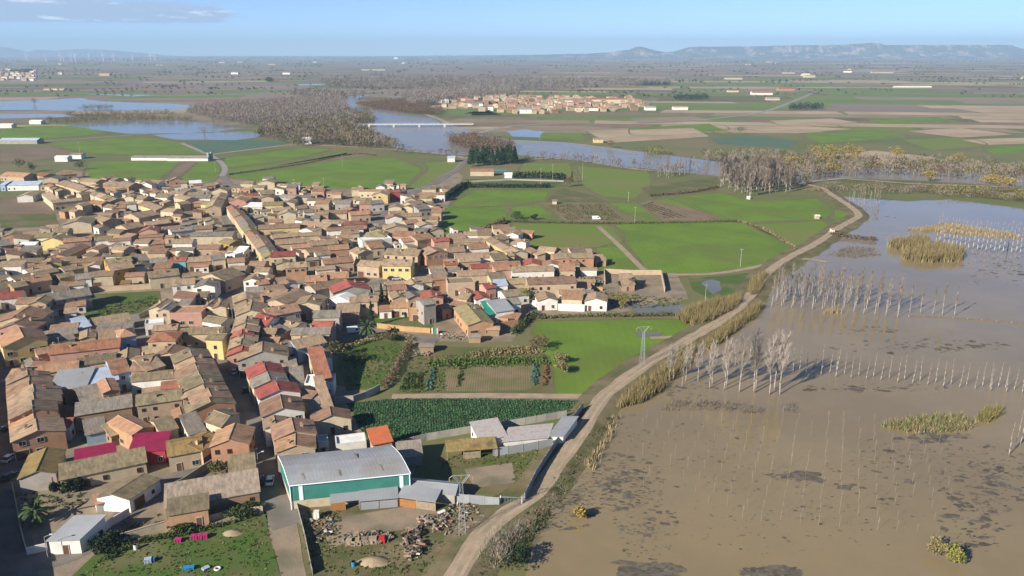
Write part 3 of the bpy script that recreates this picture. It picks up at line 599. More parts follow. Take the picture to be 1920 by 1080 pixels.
# off-frame side of the edge street: its houses shade the street
ROW((0, 0), 1, [(-26, 1120), (-30, 960), (-34, 830), (-36, 730), (-38, 640)], 11, 6, 'tobt', 'tkct')
# --- near corner by the grass
Q(A_, S, [
 (135, 375, 400, 335, 12, 4, 'v', 'u', 'g', 'grey rendered house with a pink blanket hung from its window'),
 (432, 385, 1050, 255, 6, 3.3, 's', 'm', 'c', 'long low cream house with five windows under one mossy slope'),
 (545, 255, 830, 200, 4.5, 4, 's', 'M', 'w', 'white shed with a ribbed magenta sheet roof, over the long cream house'),
 (930, 185, 1185, 165, 7, 4, 's', 'M', 'r', 'smaller magenta roofed shed with dark red wall beside the mustard roofs'),
 (1212, 215, 1455, 170, 9, 4.5, 'h', 'u', 't', 'mustard roofed tan house with a red garage door'),
 (1455, 175, 1595, 85, 8, 4.5, 'h', 'u', 't', 'mustard roofed house adjoining the brick gable by the wide street'),
 (1515, 145, 1790, 125, 9, 6, 'v', 'o', 'k', 'tall brick gable house at the foot of the wide street'),
 (1655, 355, 1838, 325, 7, 3.2, 's', 'm', 'a', 'small mossy adobe shed in front of the brick gable house'),
 (1190, 585, 1865, 465, 7.5, 3.2, 's', 'R', 'a', 'very long ribbed pale tile roof over an open adobe barn'),
 (1210, 640, 1495, 590, 5, 4.0, 's', 'm', 'k', 'small brick and render block with grey green roof above the grass'),
 (695, 510, 930, 525, (1150, 380), 3.4, 'v', 'm', 'w', 'white gabled cottage with mossy roof and three small side windows'),
 (350, 820, 572, 812, (757, 682), 3.4, 's', 's', 'w', 'white flat shed with pale grey metal roof beside the lane'),
 (690, 560, 745, 545, 3, 2.2, 's', 'o', 'w', 'tiny white outhouse with tiled lid before the white cottage')])
# --- near block between the edge street and the wide street
ROW(C_, S, [(50, 660), (52, 740), (60, 840), (68, 950), (84, 1110)], 12.5, 6.3, 'ttot', 'kkak')
Q(C_, S, [
 (0, 82, 160, 66, 9, 4.5, 'h', 'r', 'w'), (350, 155, 612, 125, 6, 3, 's', 'b', 'w'), (345, 98, 655, 50, 11, 5.5, 'h', 'g', 'g', 'long grey roofed hall with a row of dormers beside the walled green lot'),
 (200, 120, 330, 115, 8, 6, 'v', 't', 't'), (-60, 260, 262, 250, 13, 6, 'v', 'o', 't'), (-20, 300, 240, 300, 8, 6, 'v', 'b', 'p'),
 (18, 430, 338, 370, 12, 7, 'v', 'o', 'y', 'large pale yellow gable house with small upper windows'),
 (355, 480, 858, 425, 9, 6.5, 'h', 'd', 'p', 'long pink brick terrace with white arches and dark terracotta roof'),
 (330, 365, 560, 325, 5, 4, 's', 'g', 'g'), (575, 370, 685, 355, 8, 5, 'v', 't', 't'), (360, 315, 555, 295, 8, 4, 'h', 'b', 'k'), (560, 295, 655, 275, 8, 4, 's', 'l', 'b'),
 (660, 275, 935, 235, 6, 3.5, 's', 't', 't'), (690, 310, 940, 295, 5, 3.5, 's', 'g', 'g'),
 (862, 362, 975, 342, 9, 7.5, 'p', 'o', 'b', 'tall pale blue corner house with orange hipped roof'),
 (1065, 388, 1262, 380, 9, 6, 'p', 'd', 't', 'tan corner house with dark red hipped roof and upper balcony'),
 (1290, 338, 1590, 325, 7, 5, 'h', 'm', 't'), (1482, 372, 1598, 378, 7, 7, 'h', 'm', 'y', 'narrow pale yellow two storey house facing the wide street'),
 (1042, 270, 1180, 255, 6, 4, 'f', 'w', 'w'), (1100, 310, 1270, 300, 6, 5, 'h', 't', 't'), (1455, 240, 1590, 262, 7, 4, 'h', 'm', 'w'), (1135, 165, 1220, 165, 8, 6, 'v', 'g', 't'), (1225, 190, 1450, 185, 9, 5, 'f', 'o', 'p'),
 (1460, 140, 1530, 140, 9, 5.5, 'v', 't', 'c'), (1530, 145, 1625, 140, 9, 5.5, 'v', 'b', 'c')])
ROW(C_, S, [(1692, 830), (1640, 735), (1592, 640), (1545, 545), (1492, 445)], 12, 6.5, 'mbtm', 'ktct')
Q(C_, S, [
 (1480, 962, 1590, 1002, (1722, 908), 7, 'h', 'm', 'c', 'cream corner house with blue side wall and mossy roof by the wide street'),
 (985, 848, 1308, 800, 8, 6, 'h', 'm', 't', 'long tan house with a mossy roof facing a rubble yard'), (545, 920, 945, 855, 6, 5, 's', 'g', 'a'),
 (740, 760, 858, 735, 10, 6, 'v', 'o', 'k'), (355, 735, 615, 715, 10, 5, 's', 's', 'k', 'darker of the two wide grey metal roofs in the near block'), (622, 700, 850, 660, 8, 5, 's', 'l', 'k', 'paler blue grey metal roof adjoining the darker one'),
 (200, 628, 560, 580, 7, 5, 'h', 'o', 't'), (565, 560, 830, 520, 7, 5, 'h', 'm', 'w'), (50, 655, 195, 638, 8, 6, 'p', 'o', 'k'),
 (355, 945, 435, 925, 10, 3, 's', 'y', 'a'), (590, 830, 740, 795, 8, 4, 's', 'g', 'g'), (383, 1012, 500, 1000, 4, 4, 's', 'r', 'w', 'small white shed with one bright red slope in the near courtyard'),
 (672, 935, 925, 895, 5, 4, 's', 't', 'a'), (950, 1060, 1105, 1000, 12, 5, 'v', 'o', 'k'), (1160, 1045, 1280, 1010, 9, 5, 'h', 'm', 't'), (1365, 1060, 1480, 1030, 9, 5, 's', 'g', 'w'),
 (812, 625, 935, 600, 14, 6, 'h', 'o', 'b'), (935, 600, 1052, 595, 14, 6, 'h', 'b', 't'), (1055, 600, 1185, 560, 14, 6, 'h', 't', 't'), (945, 675, 1350, 640, 7, 5, 'h', 'm', 'w'), (1165, 730, 1370, 705, 6, 4.5, 'h', 'd', 'w'),
 (1370, 560, 1440, 620, 8, 6, 'h', 'o', 'k'), (1390, 700, 1500, 650, 9, 6, 's', 'o', 'p'), (400, 1075, 560, 1040, 6, 3, 's', 'm', 'w'), (620, 1060, 760, 1030, 7, 3, 's', 'g', 'b'), (800, 1070, 930, 1030, 6, 3, 's', 't', 'a')])
# --- warehouse side of the wide street
ROW(D_, S, [(140, 60), (155, 165)], 9, 6, 't', 'c')
ROW(D_, S, [(160, 235), (130, 330), (120, 400), (97, 490)], 9, 6.5, 'ttr', 'ctp')
Q(D_, S, [
 (160, 200, 375, 185, 12, 6, 'v', 't', 'c'), (400, 205, 628, 165, 10, 6, 'h', 'b', 'g'), (280, 240, 385, 275, (475, 215), 6, 'h', 'r', 'w', 'white house with bright red roof set back from the wide street'),
 (175, 525, 535, 490, 9, 6, 'v', 't', 'g', 'broad grey gable wall house beside the pink fronted one'), (258, 655, 510, 615, 8, 6, 'v', 'r', 'c'), (290, 720, 540, 680, 7, 6, 'v', 'g', 'c'), (330, 800, 625, 750, 7, 6, 'v', 'r', 'w', 'white gable house with bright red roof nearest the warehouse'),
 (350, 930, 655, 885, 9, 6, 'v', 'b', 'w'), (370, 1010, 530, 985, 5, 5.5, 'v', 't', 'w'), (560, 690, 650, 680, 9, 4, 's', 'g', 'w'), (570, 800, 680, 820, 5, 4, 's', 'b', 'y', 'small bright yellow shed behind the red roofed terrace'),
 (748, 665, 852, 660, (785, 508), 4.6, 's', 'd', 'c', 'long dark terracotta single slope roof beside the garden'), (655, 700, 865, 690, 7, 4, 'f', 'w', 'w', 'white terrace house with a low blue yard wall'),
 (560, 338, 835, 330, 7, 6, 'h', 'g', 't'), (710, 280, 850, 280, 6, 7, 'h', 'r', 'p'), (720, 215, 905, 210, 8, 6, 'h', 'g', 'g'), (582, 125, 765, 125, 10, 6, 'v', 't', 'c'), (605, 440, 812, 392, 9, 5, 'h', 't', 'b'),
 (350, 330, 440, 330, 6, 5, 'h', 't', 't'), (460, 345, 560, 300, 6, 4, 's', 'g', 'p'), (985, 105, 1180, 95, 7, 6, 'h', 't', 't'), (830, 80, 985, 100, 6, 5, 'v', 'w', 'w', 'white pavilion with pointed white roof beside a tan house'),
 (1408, 150, 1512, 150, 7, 5, 'f', 't', 'k'), (1515, 125, 1600, 110, 7, 8, 'h', 'g', 'g', 'tall narrow grey house over the orange garden wall'), (520, 570, 600, 560, 5, 3.5, 's', 'g', 'g'), (800, 870, 860, 860, 16, 3.2, 's', 't', 'a', 'long ruinous tan lean-to against the cabbage field'), (690, 880, 790, 870, 6, 3, 's', 'g', 'w')])
Q(B_, 3.6, [(120, 165, 405, 120, 8, 6, 'v', 'b', 't'), (140, 245, 398, 215, 6, 6, 'v', 'o', 't', 'tan house with orange gable roof right behind the warehouse'), (420, 190, 490, 180, 4, 3.4, 'f', 'l', 'w'), (540, 205, 745, 180, 5, 3.6, 'f', 'w', 'w', 'white flat roofed annexe behind the warehouse'), (790, 195, 918, 170, (880, 95), 4.5, 's', 'O', 't', 'flat orange roofed annexe between warehouse and cabbage field'), (960, 285, 1120, 270, 6, 2.6, 's', 'g', 'g'),
 (1510, 165, 1690, 135, 8, 2.8, 's', 'F', 'w', 'patchy red and white fibre cement roof in the walled yard')])
# --- quarter in front of the green fields
Q(G_, S, [
 (490, 885, 672, 865, (560, 742), 5, 'v', 'y', 'k', 'large olive roofed barn with brick gable over the kitchen gardens'), (690, 790, 818, 772, 9, 5, 's', 's', 'w', 'grey steel roofed workshop beside a green tarpaulin'), (632, 812, 688, 800, (640, 738), 4, 's', 'G', 't', 'lean-to covered with a bright green tarpaulin'),
 (925, 590, 1270, 580, 10, 8, 'h', 'b', 't', 'big three storey tan block with brown roof and blank side'), (995, 710, 1135, 705, 9, 4, 'v', 't', 'w'), (1330, 710, 1490, 715, 9, 4, 'v', 't', 'w', 'white gabled outbuilding at the corner above the flooded meadow'), (1110, 405, 1395, 395, 9, 7, 'h', 't', 'k', 'large brick house with a row of dark upper windows facing the crop'),
 (390, 290, 600, 285, 8, 5, 'h', 't', 'y'), (845, 285, 905, 290, 6, 6, 'v', 'o', 'w', 'small white tower house standing out against the crop field')])
ROW(G_, S, [(610, 268), (740, 342), (790, 374)], 9, 5.5, 'tt', 'cy'); ROW(G_, S, [(785, 385), (870, 378)], 9, 5.5, 't', 'y')
Q(G_, S, [
 (190, 380, 345, 360, 10, 7, 'v', 't', 'k'), (350, 360, 470, 350, 9, 5, 'h', 't', 't'), (400, 405, 650, 395, 9, 4, 'h', 't', 'w'), (325, 450, 415, 445, 6, 5, 'h', 'd', 'k'), (215, 480, 300, 475, 5, 4, 'h', 't', 'w'), (515, 475, 640, 470, 7, 5, 'h', 'r', 'k'), (640, 470, 870, 460, 9, 5, 'h', 'o', 't'),
 (890, 450, 1010, 450, 9, 5, 'v', 'r', 't'), (810, 500, 1110, 490, 9, 5, 'h', 't', 'w'), (1150, 490, 1260, 490, 8, 4, 's', 'o', 't'), (345, 590, 540, 580, 9, 6, 'f', 't', 't', 'flat roofed tan building with a strip of white windows'), (230, 560, 340, 550, 9, 6, 'h', 'b', 'k'), (120, 580, 230, 570, 9, 5, 'h', 't', 'c'),
 (420, 530, 640, 520, 8, 5, 'h', 't', 't'), (690, 490, 800, 480, 8, 5, 'h', 'o', 'p'), (620, 620, 690, 610, 7, 5, 'h', 'r', 'p'), (690, 600, 775, 595, 6, 5, 's', 'l', 'w', 'white house with a pale blue sheet roof in the field quarter'), (780, 590, 915, 580, 8, 4, 'h', 't', 't'), (760, 680, 930, 660, 9, 4, 'h', 'm', 'w'), (545, 700, 650, 690, 9, 5, 'v', 'r', 'w'), (470, 670, 550, 660, 8, 5, 'v', 'o', 'w'), (410, 690, 480, 700, 8, 5, 'h', 't', 't'), (165, 700, 310, 690, 9, 7, 'v', 'r', 'p'), (305, 770, 370, 760, 6, 4, 'h', 't', 'k'), (1600, 590, 1690, 590, 10, 3, 's', 't', 'a'), (1150, 660, 1330, 660, 5, 3, 's', 't', 'w'), (680, 820, 850, 835, 4, 2.6, 's', 'o', 'k')])
# --- middle of the village
Q(F_, S, [
 (320, 165, 440, 165, 10, 6, 'v', 't', 'c', 'lone cream gabled house at the edge of the green fields'), (110, 300, 235, 300, 9, 5, 'v', 'o', 'p'), (150, 262, 245, 262, 8, 5, 'v', 'o', 't'), (255, 260, 320, 255, 8, 5, 'h', 'r', 'w'), (345, 275, 435, 275, 9, 5, 'v', 'm', 't'), (470, 265, 570, 280, 8, 4, 'h', 'g', 'g'), (600, 270, 700, 270, 5, 4, 's', 'g', 'c'),
 (240, 340, 350, 340, 8, 4, 's', 'w', 'w'), (355, 330, 500, 325, 9, 5, 'h', 'y', 'y'), (485, 315, 585, 315, 9, 5, 'v', 't', 'c'), (430, 370, 560, 360, 9, 5, 'h', 't', 't'), (470, 395, 595, 390, 9, 7, 'v', 't', 'c', 'tall cream gable house in the middle of the roofs'), (735, 315, 830, 315, 9, 5, 'h', 'o', 't'), (875, 315, 985, 315, 9, 5, 'h', 'g', 'g'), (965, 370, 1050, 360, 9, 5, 'v', 'o', 'p'),
 (1050, 320, 1130, 320, 8, 6, 'h', 'o', 'p'), (1130, 320, 1230, 310, 10, 6, 'h', 'g', 'w'), (990, 400, 1130, 390, 9, 5, 'h', 'o', 't'), (1140, 255, 1255, 255, 10, 7, 'v', 't', 'y', 'pale yellow gabled hall beside the road toward the bridge'), (1050, 225, 1250, 225, 6, 5, 'h', 'o', 'c', 'long cream school building with a row of tall windows'), (1255, 235, 1345, 232, 8, 7, 'h', 'r', 'r', 'red painted block at the end of the long school building'), (1345, 230, 1395, 222, 8, 7, 'h', 'g', 'g'),
 (655, 380, 730, 375, 8, 4, 'h', 'g', 'w'), (760, 390, 960, 385, 9, 4, 'h', 'b', 't'), (325, 500, 620, 485, 9, 6, 'h', 'b', 'y', 'very long yellow walled house with brown roof in the middle of the village'), (430, 565, 640, 545, 8, 5, 'h', 't', 't'), (640, 550, 770, 540, 8, 5, 'h', 't', 'c'), (620, 465, 815, 490, 10, 5, 'h', 't', 't'), (940, 470, 1105, 465, 10, 6, 'p', 'd', 'p'), (820, 512, 1080, 497, 7, 5, 'h', 'b', 'w'),
 (1080, 555, 1240, 555, 11, 6, 'p', 'y', 't'), (930, 535, 1050, 525, 8, 5, 'h', 't', 'c'), (450, 610, 700, 592, 9, 5, 'h', 't', 't'), (700, 620, 900, 602, 9, 5, 'h', 't', 't'), (1072, 590, 1285, 568, 9, 5.5, 'f', 'w', 'w', 'brilliant white flat hall in the middle of the village'), (1365, 590, 1470, 580, 8, 5, 'h', 'o', 'w'),
 (1260, 345, 1355, 345, 8, 5, 'v', 't', 'c'), (1340, 325, 1455, 330, 8, 5, 'v', 't', 't'), (1245, 425, 1360, 420, 8, 6, 'v', 'o', 'w', 'white gable house facing the road toward the bridge'), (1355, 410, 1500, 405, 8, 5, 'h', 't', 't'), (1380, 290, 1460, 290, 8, 5, 'v', 't', 'c'), (1500, 260, 1600, 260, 8, 4, 'h', 'o', 't'), (1570, 380, 1640, 380, 10, 6, 'h', 'o', 't'), (1560, 430, 1615, 430, 9, 6, 'h', 'o', 't'), (1480, 360, 1570, 350, 8, 5, 's', 'g', 'g'), (1480, 480, 1590, 470, 8, 6, 'v', 't', 'w'), (1240, 500, 1400, 490, 9, 5, 'v', 't', 't'), (1390, 460, 1480, 450, 8, 5, 'h', 'o', 't'), (1290, 545, 1470, 555, 10, 6, 'h', 'o', 'p'), (1470, 582, 1590, 562, 12, 6, 'h', 'o', 't'), (1590, 590, 1700, 580, 8, 5, 'h', 'r', 'p'),
 (415, 700, 590, 690, 9, 8, 'h', 'r', 'c', 'three storey cream flats with dark balconies and red roof'), (520, 780, 668, 770, 9, 7, 'h', 't', 'k'), (840, 650, 975, 640, 9, 5, 'h', 'o', 'k'), (745, 690, 840, 680, 7, 5, 'h', 't', 'w'), (800, 752, 1010, 732, 10, 6, 'h', 'o', 't'), (690, 670, 800, 650, 8, 5, 'h', 'b', 't'), (1035, 760, 1190, 772, 9, 6, 'h', 't', 't'), (1040, 680, 1150, 662, 9, 8, 'v', 't', 't'), (1215, 762, 1420, 765, 10, 8, 'h', 't', 'y', 'three storey pale yellow house with balconies on the small square'), (1230, 680, 1470, 690, 12, 7, 'h', 't', 't'),
 (665, 880, 815, 870, 9, 5, 'h', 'o', 'k'), (770, 860, 960, 850, 11, 5, 'h', 'o', 't'), (735, 942, 960, 892, 9, 6, 'h', 'b', 'g'), (860, 960, 1130, 930, 10, 6, 'v', 'r', 'g'), (215, 870, 330, 870, 8, 7, 'v', 't', 'w'), (320, 900, 400, 890, 7, 5, 'h', 'o', 'w'), (395, 950, 520, 930, 9, 5, 'h', 'b', 'k'), (240, 960, 360, 950, 8, 5, 'h', 'g', 'k'), (360, 985, 520, 982, 9, 5, 'h', 't', 'w'), (520, 1042, 700, 962, 10, 6, 'h', 't', 't'), (1155, 942, 1250, 932, 8, 5, 'h', 'g', 't'), (1260, 940, 1390, 930, 8, 6, 'h', 'o', 't'), (1455, 882, 1580, 872, 9, 6, 'v', 't', 't'), (1700, 892, 1890, 882, 9, 7, 'f', 't', 't'), (1290, 1000, 1390, 990, 8, 6, 'v', 't', 't'), (1400, 1000, 1500, 985, 9, 6, 'v', 'g', 'c')])
Q(E_, S, [
 (740, 185, 925, 195, 14, 5, 'h', 't', 'a'), (590, 152, 690, 160, 10, 5, 'h', 't', 't'), (305, 140, 418, 140, 12, 6, 'v', 'g', 't'), (240, 110, 310, 120, 12, 4, 'h', 'd', 't'), (415, 110, 550, 100, 10, 4, 'h', 'o', 't'), (0, 115, 170, 125, 14, 4, 'h', 'o', 't'), (0, 180, 35, 180, 8, 5, 's', 'l', 'b'), (40, 185, 275, 180, 8, 4, 's', 'l', 'w', 'long white blue roofed shed by the village edge trees')])
ROW(E_, S, [(545, 215), (640, 245), (720, 275), (790, 302)], 10, 5, 'ttt', 'cyc')
Q(E_, S, [
 (400, 172, 465, 190, 13, 5, 'h', 't', 'y'), (465, 188, 560, 218, 12, 5, 'h', 't', 't'), (380, 310, 590, 290, 8, 6, 'h', 't', 't'), (300, 245, 372, 305, 5, 5, 's', 't', 'c'), (235, 262, 300, 232, 10, 4, 'h', 't', 'w'), (630, 310, 730, 320, 8, 5, 'h', 'o', 'p'), (740, 340, 805, 350, 8, 5, 'h', 't', 'w'), (810, 350, 900, 345, 8, 5, 'h', 'o', 't'), (900, 270, 960, 272, 10, 8, 'v', 'g', 'c'), (960, 282, 1030, 287, 10, 6, 'h', 't', 'c'), (1015, 330, 1120, 365, 10, 6, 'h', 't', 'y'), (1125, 365, 1245, 375, 8, 5, 'h', 't', 'c'), (1210, 240, 1320, 245, 8, 4, 'h', 't', 'c'), (1335, 280, 1510, 275, 10, 5, 'h', 'g', 'w', 'long white walled house with grey roof near the field track'), (1250, 270, 1335, 290, 9, 5, 'h', 't', 't'), (1525, 225, 1635, 225, 9, 5, 'v', 't', 'c'), (1365, 170, 1450, 165, 6, 4, 's', 'w', 'w'), (1445, 320, 1540, 330, 9, 5, 'h', 'y', 'y')])
ROW(E_, S, [(1590, 345), (1612, 300), (1640, 245)], 10, 6, 'tt', 'tc'); ROW(E_, S, [(1630, 340), (1682, 412), (1737, 492), (1792, 562), (1850, 640), (1900, 705)], 8, 6.0, 'ottgy', 'ctcyc')
Q(E_, S, [
 (450, 468, 655, 458, 14, 6, 'v', 'm', 'c', 'broad cream hall with a mossy low gable beside the meadow'), (660, 430, 740, 450, 10, 5, 'h', 't', 't'), (830, 482, 920, 500, 10, 6, 'v', 't', 't'), (890, 402, 1000, 420, 14, 6, 'v', 't', 't'), (700, 400, 800, 400, 6, 5, 'h', 't', 'a'), (770, 522, 860, 530, 8, 5, 'h', 'm', 'a'), (455, 595, 655, 580, 9, 6, 'h', 'o', 'p', 'long pink house with small windows adjoining a yellow gable'), (292, 590, 465, 590, 12, 5, 'v', 't', 'y', 'yellow gabled warehouse with large grey door'), (135, 615, 250, 612, 4, 3, 's', 'w', 'w'), (660, 585, 800, 575, 8, 5, 'h', 'y', 'w'), (480, 700, 650, 622, 9, 5, 'h', 'b', 'k'), (800, 640, 890, 650, 7, 5, 'h', 't', 't'), (960, 602, 1065, 602, 8, 5, 'h', 't', 'w'), (1070, 610, 1180, 602, 8, 4, 'h', 'o', 'k'), (1000, 520, 1130, 515, 10, 5, 'v', 'o', 'p'), (1000, 560, 1170, 552, 4, 4, 's', 'o', 'p'), (1060, 472, 1230, 452, 9, 5, 'h', 't', 'k'), (1235, 522, 1400, 502, 8, 4.5, 'h', 'g', 'w'), (1405, 502, 1530, 492, 8, 4.5, 'h', 'b', 'c'), (1370, 552, 1670, 547, 10, 6, 'h', 'g', 'c'), (1240, 602, 1380, 600, 8, 5, 'h', 't', 'w'), (1410, 642, 1575, 640, 8, 4.5, 'h', 'b', 't'), (1575, 592, 1650, 610, 8, 5, 'h', 'y', 'h'), (1620, 682, 1690, 690, 6, 5, 'f', 'w', 'w'), (1692, 660, 1755, 662, 6, 4, 's', 'w', 'w'),
 (802, 798, 965, 772, 10, 8, 'h', 't', 'h', 'tall ochre yellow house, tallest beyond the walled green lot'), (770, 750, 950, 725, 8, 8, 'h', 'y', 'h'), (650, 842, 808, 832, 8, 6, 'h', 't', 'c'), (545, 862, 655, 852, 8, 5, 'h', 'g', 'w'), (955, 735, 1065, 722, 10, 6, 'h', 'g', 't'), (1080, 742, 1200, 732, 8, 5, 'h', 'g', 'g'), (1225, 732, 1335, 727, 6, 6, 'h', 'r', 'T', 'small turquoise house with a red roof'), (1345, 737, 1520, 727, 8, 5, 'h', 't', 'a'), (1525, 722, 1620, 712, 9, 6, 'h', 'g', 'c'), (1105, 782, 1225, 777, 6, 4, 's', 'o', 'k'), (1075, 852, 1290, 827, 10, 6, 'h', 'm', 'c'), (1290, 827, 1355, 802, 10, 6, 'h', 'm', 't'), (868, 892, 935, 888, 3, 3, 's', 'u', 'o', 'small bright orange walled shed facing the walled green lot'), (1240, 907, 1400, 892, 9, 7, 'h', 't', 'w', 'white three storey house with tan roof beside the walled green lot'), (1398, 917, 1545, 912, 10, 7, 'v', 'g', 'w', 'white gable wall house beside the walled green lot'),
 (60, 742, 300, 735, 7, 5, 'h', 'm', 'p'), (300, 752, 440, 737, 8, 5, 'v', 't', 'y'), (510, 742, 730, 732, 7, 4, 'h', 'b', 'a'), (260, 832, 420, 802, 7, 5, 'h', 'm', 't'), (180, 892, 370, 862, 10, 5, 'h', 'o', 't'), (430, 852, 540, 832, 7, 5, 'h', 't', 'a'), (0, 927, 100, 912, 9, 4, 'h', 'm', 't'), (0, 872, 90, 852, 8, 4, 'h', 't', 't'), (100, 922, 200, 902, 8, 5, 'h', 't', 'k'), (20, 552, 115, 547, 10, 4, 'v', 't', 'k'), (0, 622, 80, 612, 8, 4, 's', 'g', 'g'), (250, 562, 370, 557, 9, 4, 'h', 'y', 'w'), (1640, 742, 1760, 732, 8, 5, 'h', 'o', 'w'), (1790, 762, 1900, 762, 8, 5, 'h', 'b', 't'), (1430, 842, 1620, 872, 12, 6, 'v', 'm', 't'), (1750, 872, 1830, 882, 10, 7, 'v', 't', 'w'), (1640, 802, 1760, 802, 9, 5, 'h', 't', 't')])
# ------------------------------------------------------------------ houses behind and between the traced ones
def mark(poly): 
    for c in cells(poly): OCC[c] = 2
for nm, p, wd in STREETS:
    P = smooth_line(wpts(p), 2)
    for q in P:
        for i in range(int(-wd / 2), int(wd / 2) + 1):
            for j in range(int(-wd / 2), int(wd / 2) + 1): OCC.setdefault((int(q.x) + i, int(q.y) + j), 2)
BLANK = [[(170, 545), (306, 540), (312, 575), (262, 600), (150, 612), (150, 580)], [(625, 640), (700, 600), (830, 590), (1000, 600), (1300, 560), (1150, 760), (760, 860), (620, 760)], [(760, 840), (1040, 830), (1000, 950), (760, 960)], [(520, 830), (770, 820), (770, 960), (520, 960)], [(0, 365), (90, 365), (115, 430), (0, 440)], [(0, 930), (300, 880), (520, 950), (500, 1100), (0, 1100)], [(700, 520), (780, 515), (790, 535), (700, 540)], [(1120, 500), (1300, 505), (1300, 600), (1140, 580)], [(835, 380), (1000, 380), (990, 436), (830, 436)], [(20, 855), (520, 820), (520, 1000), (20, 1000)], [(380, 330), (480, 342), (480, 352), (380, 348)]]
for b in BLANK: mark(wpts(b))
VP = wpts(VILL); base = list(HOUSES); bx = np.array([[h['cen'].x, h['cen'].y] for h in base])
tries = 0; added = 0
small = 0
while tries < 12000 and small < 230:
    tries += 1; px, py = random.uniform(-30, 1150), 335 + 560 * random.random() ** 1.5
    c = W(px, py, 4); c.z = 0
    if not inpoly(c.x, c.y, VP): continue
    hb = base[int(np.argmin(((bx - [c.x, c.y]) ** 2).sum(1)))]
    if (hb['cen'] - c).length > 45: continue
    an = hb['ang'] + random.choice((0, 0, 0, math.pi / 2)) + random.uniform(-.06, .06); big = tries < 3200 and added < 150
    l1, l2 = (random.uniform(6, 10.5), random.uniform(5.5, 8)) if big else (random.uniform(3.5, 8.5), random.uniform(3, 5.5))
    e1 = Vector((math.cos(an), math.sin(an), 0)) * l1; e2 = Vector((-math.sin(an), math.cos(an), 0)) * l2
    P0 = c - (e1 + e2) / 2; cs = cells([P0, P0 + e1, P0 + e1 + e2, P0 + e2])
    if sum(q in OCC for q in cs) > len(cs) * .12 or any(OCC.get(q) == 2 for q in cs): continue
    hh = random.uniform(3.8, 5) if big else random.uniform(2.4, 3.6)
    house(P0, e1, e2, hh, random.choice('hhhvs') if big else random.choice('ssh'), random.choice('ttttttoombgb' if big else 'ttmgobt'), random.choice('tccccwwwwkp' if big else 'tkccwwt'), maxov=1, chim=None if big else 0); added += big; small += not big
# --- the 300 largest stay single houses, the smallest and farthest rest is one mass
SURPLUS = []
def surplus():
    hs = [h for h in HOUSES if h['kind'] == 'house' and not h['label']]; nl = sum(1 for h in HOUSES if h['kind'] == 'house' and h['label'])
    hs.sort(key=lambda h: -h['area'] * h['h'] ** .5 / h['cen'].length_squared)
    for h in hs[300 - nl:]: SURPLUS.append(h); HOUSES.remove(h)
surplus()
def join_things(name, roots, label):
    mats = []; v = []; f = []; fm = []; dead = []
    for r in roots:
        m0 = Matrix.Translation(r.location) @ Matrix.Rotation(r.rotation_euler.z, 4, 'Z')
        fam = []
        for c in r.children:
            mc = m0 @ Matrix.LocRotScale(c.location, c.rotation_euler, c.scale); fam.append((c, mc)); fam += [(g, mc @ Matrix.LocRotScale(g.location, g.rotation_euler, g.scale)) for g in c.children]
        for c, mw in fam:
            me = c.data; k = len(v)
            v += [tuple(mw @ q.co) for q in me.vertices]; idx = []
            for q in me.materials:
                if q.name not in mats: mats.append(q.name)
                idx.append(mats.index(q.name))
            for p in me.polygons: f.append(tuple(i + k for i in p.vertices)); fm.append(idx[p.material_index])
            dead.append(c)
        dead.append(r)
    for o in dead: bpy.data.objects.remove(o)
    o = ob(name, mesh(name, v, f, mats, fm)); o['kind'] = 'stuff'; o['label'] = label; return o
# --- labels
def zone(px, py):
    if px < 455 and py > 780: return 'near the grassy lot at the village edge'
    if px < 425 and py > 640: return 'in the near block beside the wide shaded street'
    if px < 425 and py > 520: return 'around the walled green lot'
    if py > 640: return 'on the warehouse side of the wide street'
    if px < 700 and py > 520: return 'between the wide street and the palm garden'
    if py > 500 and px >= 700: return 'in the quarter jutting into the green fields'
    if px < 430 and py > 400: return 'beyond the walled green lot'
    if px < 430: return 'at the far end beside the ploughed field'
    if px < 700 and py > 400: return 'in the dense middle of the village'
    if px < 700: return 'at the far edge before the green fields'
    return 'along the road toward the bridge'
STN = dict(h='', v='gable-fronted ', s='single-slope ', S='single-slope ', f='flat ', p='hipped ')
ORD = ['', 'second ', 'third ', 'fourth ', 'fifth ', 'sixth ', 'seventh ', 'eighth ', 'ninth ', 'tenth ', 'eleventh ', 'twelfth ', 'thirteenth ', 'fourteenth ', 'fifteenth ', 'sixteenth ', 'seventeenth ', 'eighteenth ', 'nineteenth ', 'twentieth ']
gr = {}
for h in HOUSES:
    if h['label']: continue
    d = f"{RN[h['rc']]} {STN[h['style']]}{WN[h['wc']]} {h['kind']} {zone(h['px'], h['py'])}"; gr.setdefault(d, []).append(h)
for d, hs in gr.items():
    hs.sort(key=lambda h: -h['py'])
    for i, h in enumerate(hs): h['o']['label'] = d if len(hs) == 1 else f"{ORD[i]}nearest {d}"
for h in HOUSES: h['o']['group'] = 'houses of the village' if h['kind'] == 'house' else 'sheds of the village'

join_things('packed_houses', [h['o'] for h in SURPLUS], 'closely packed smaller houses filling the village behind the nearer ones')
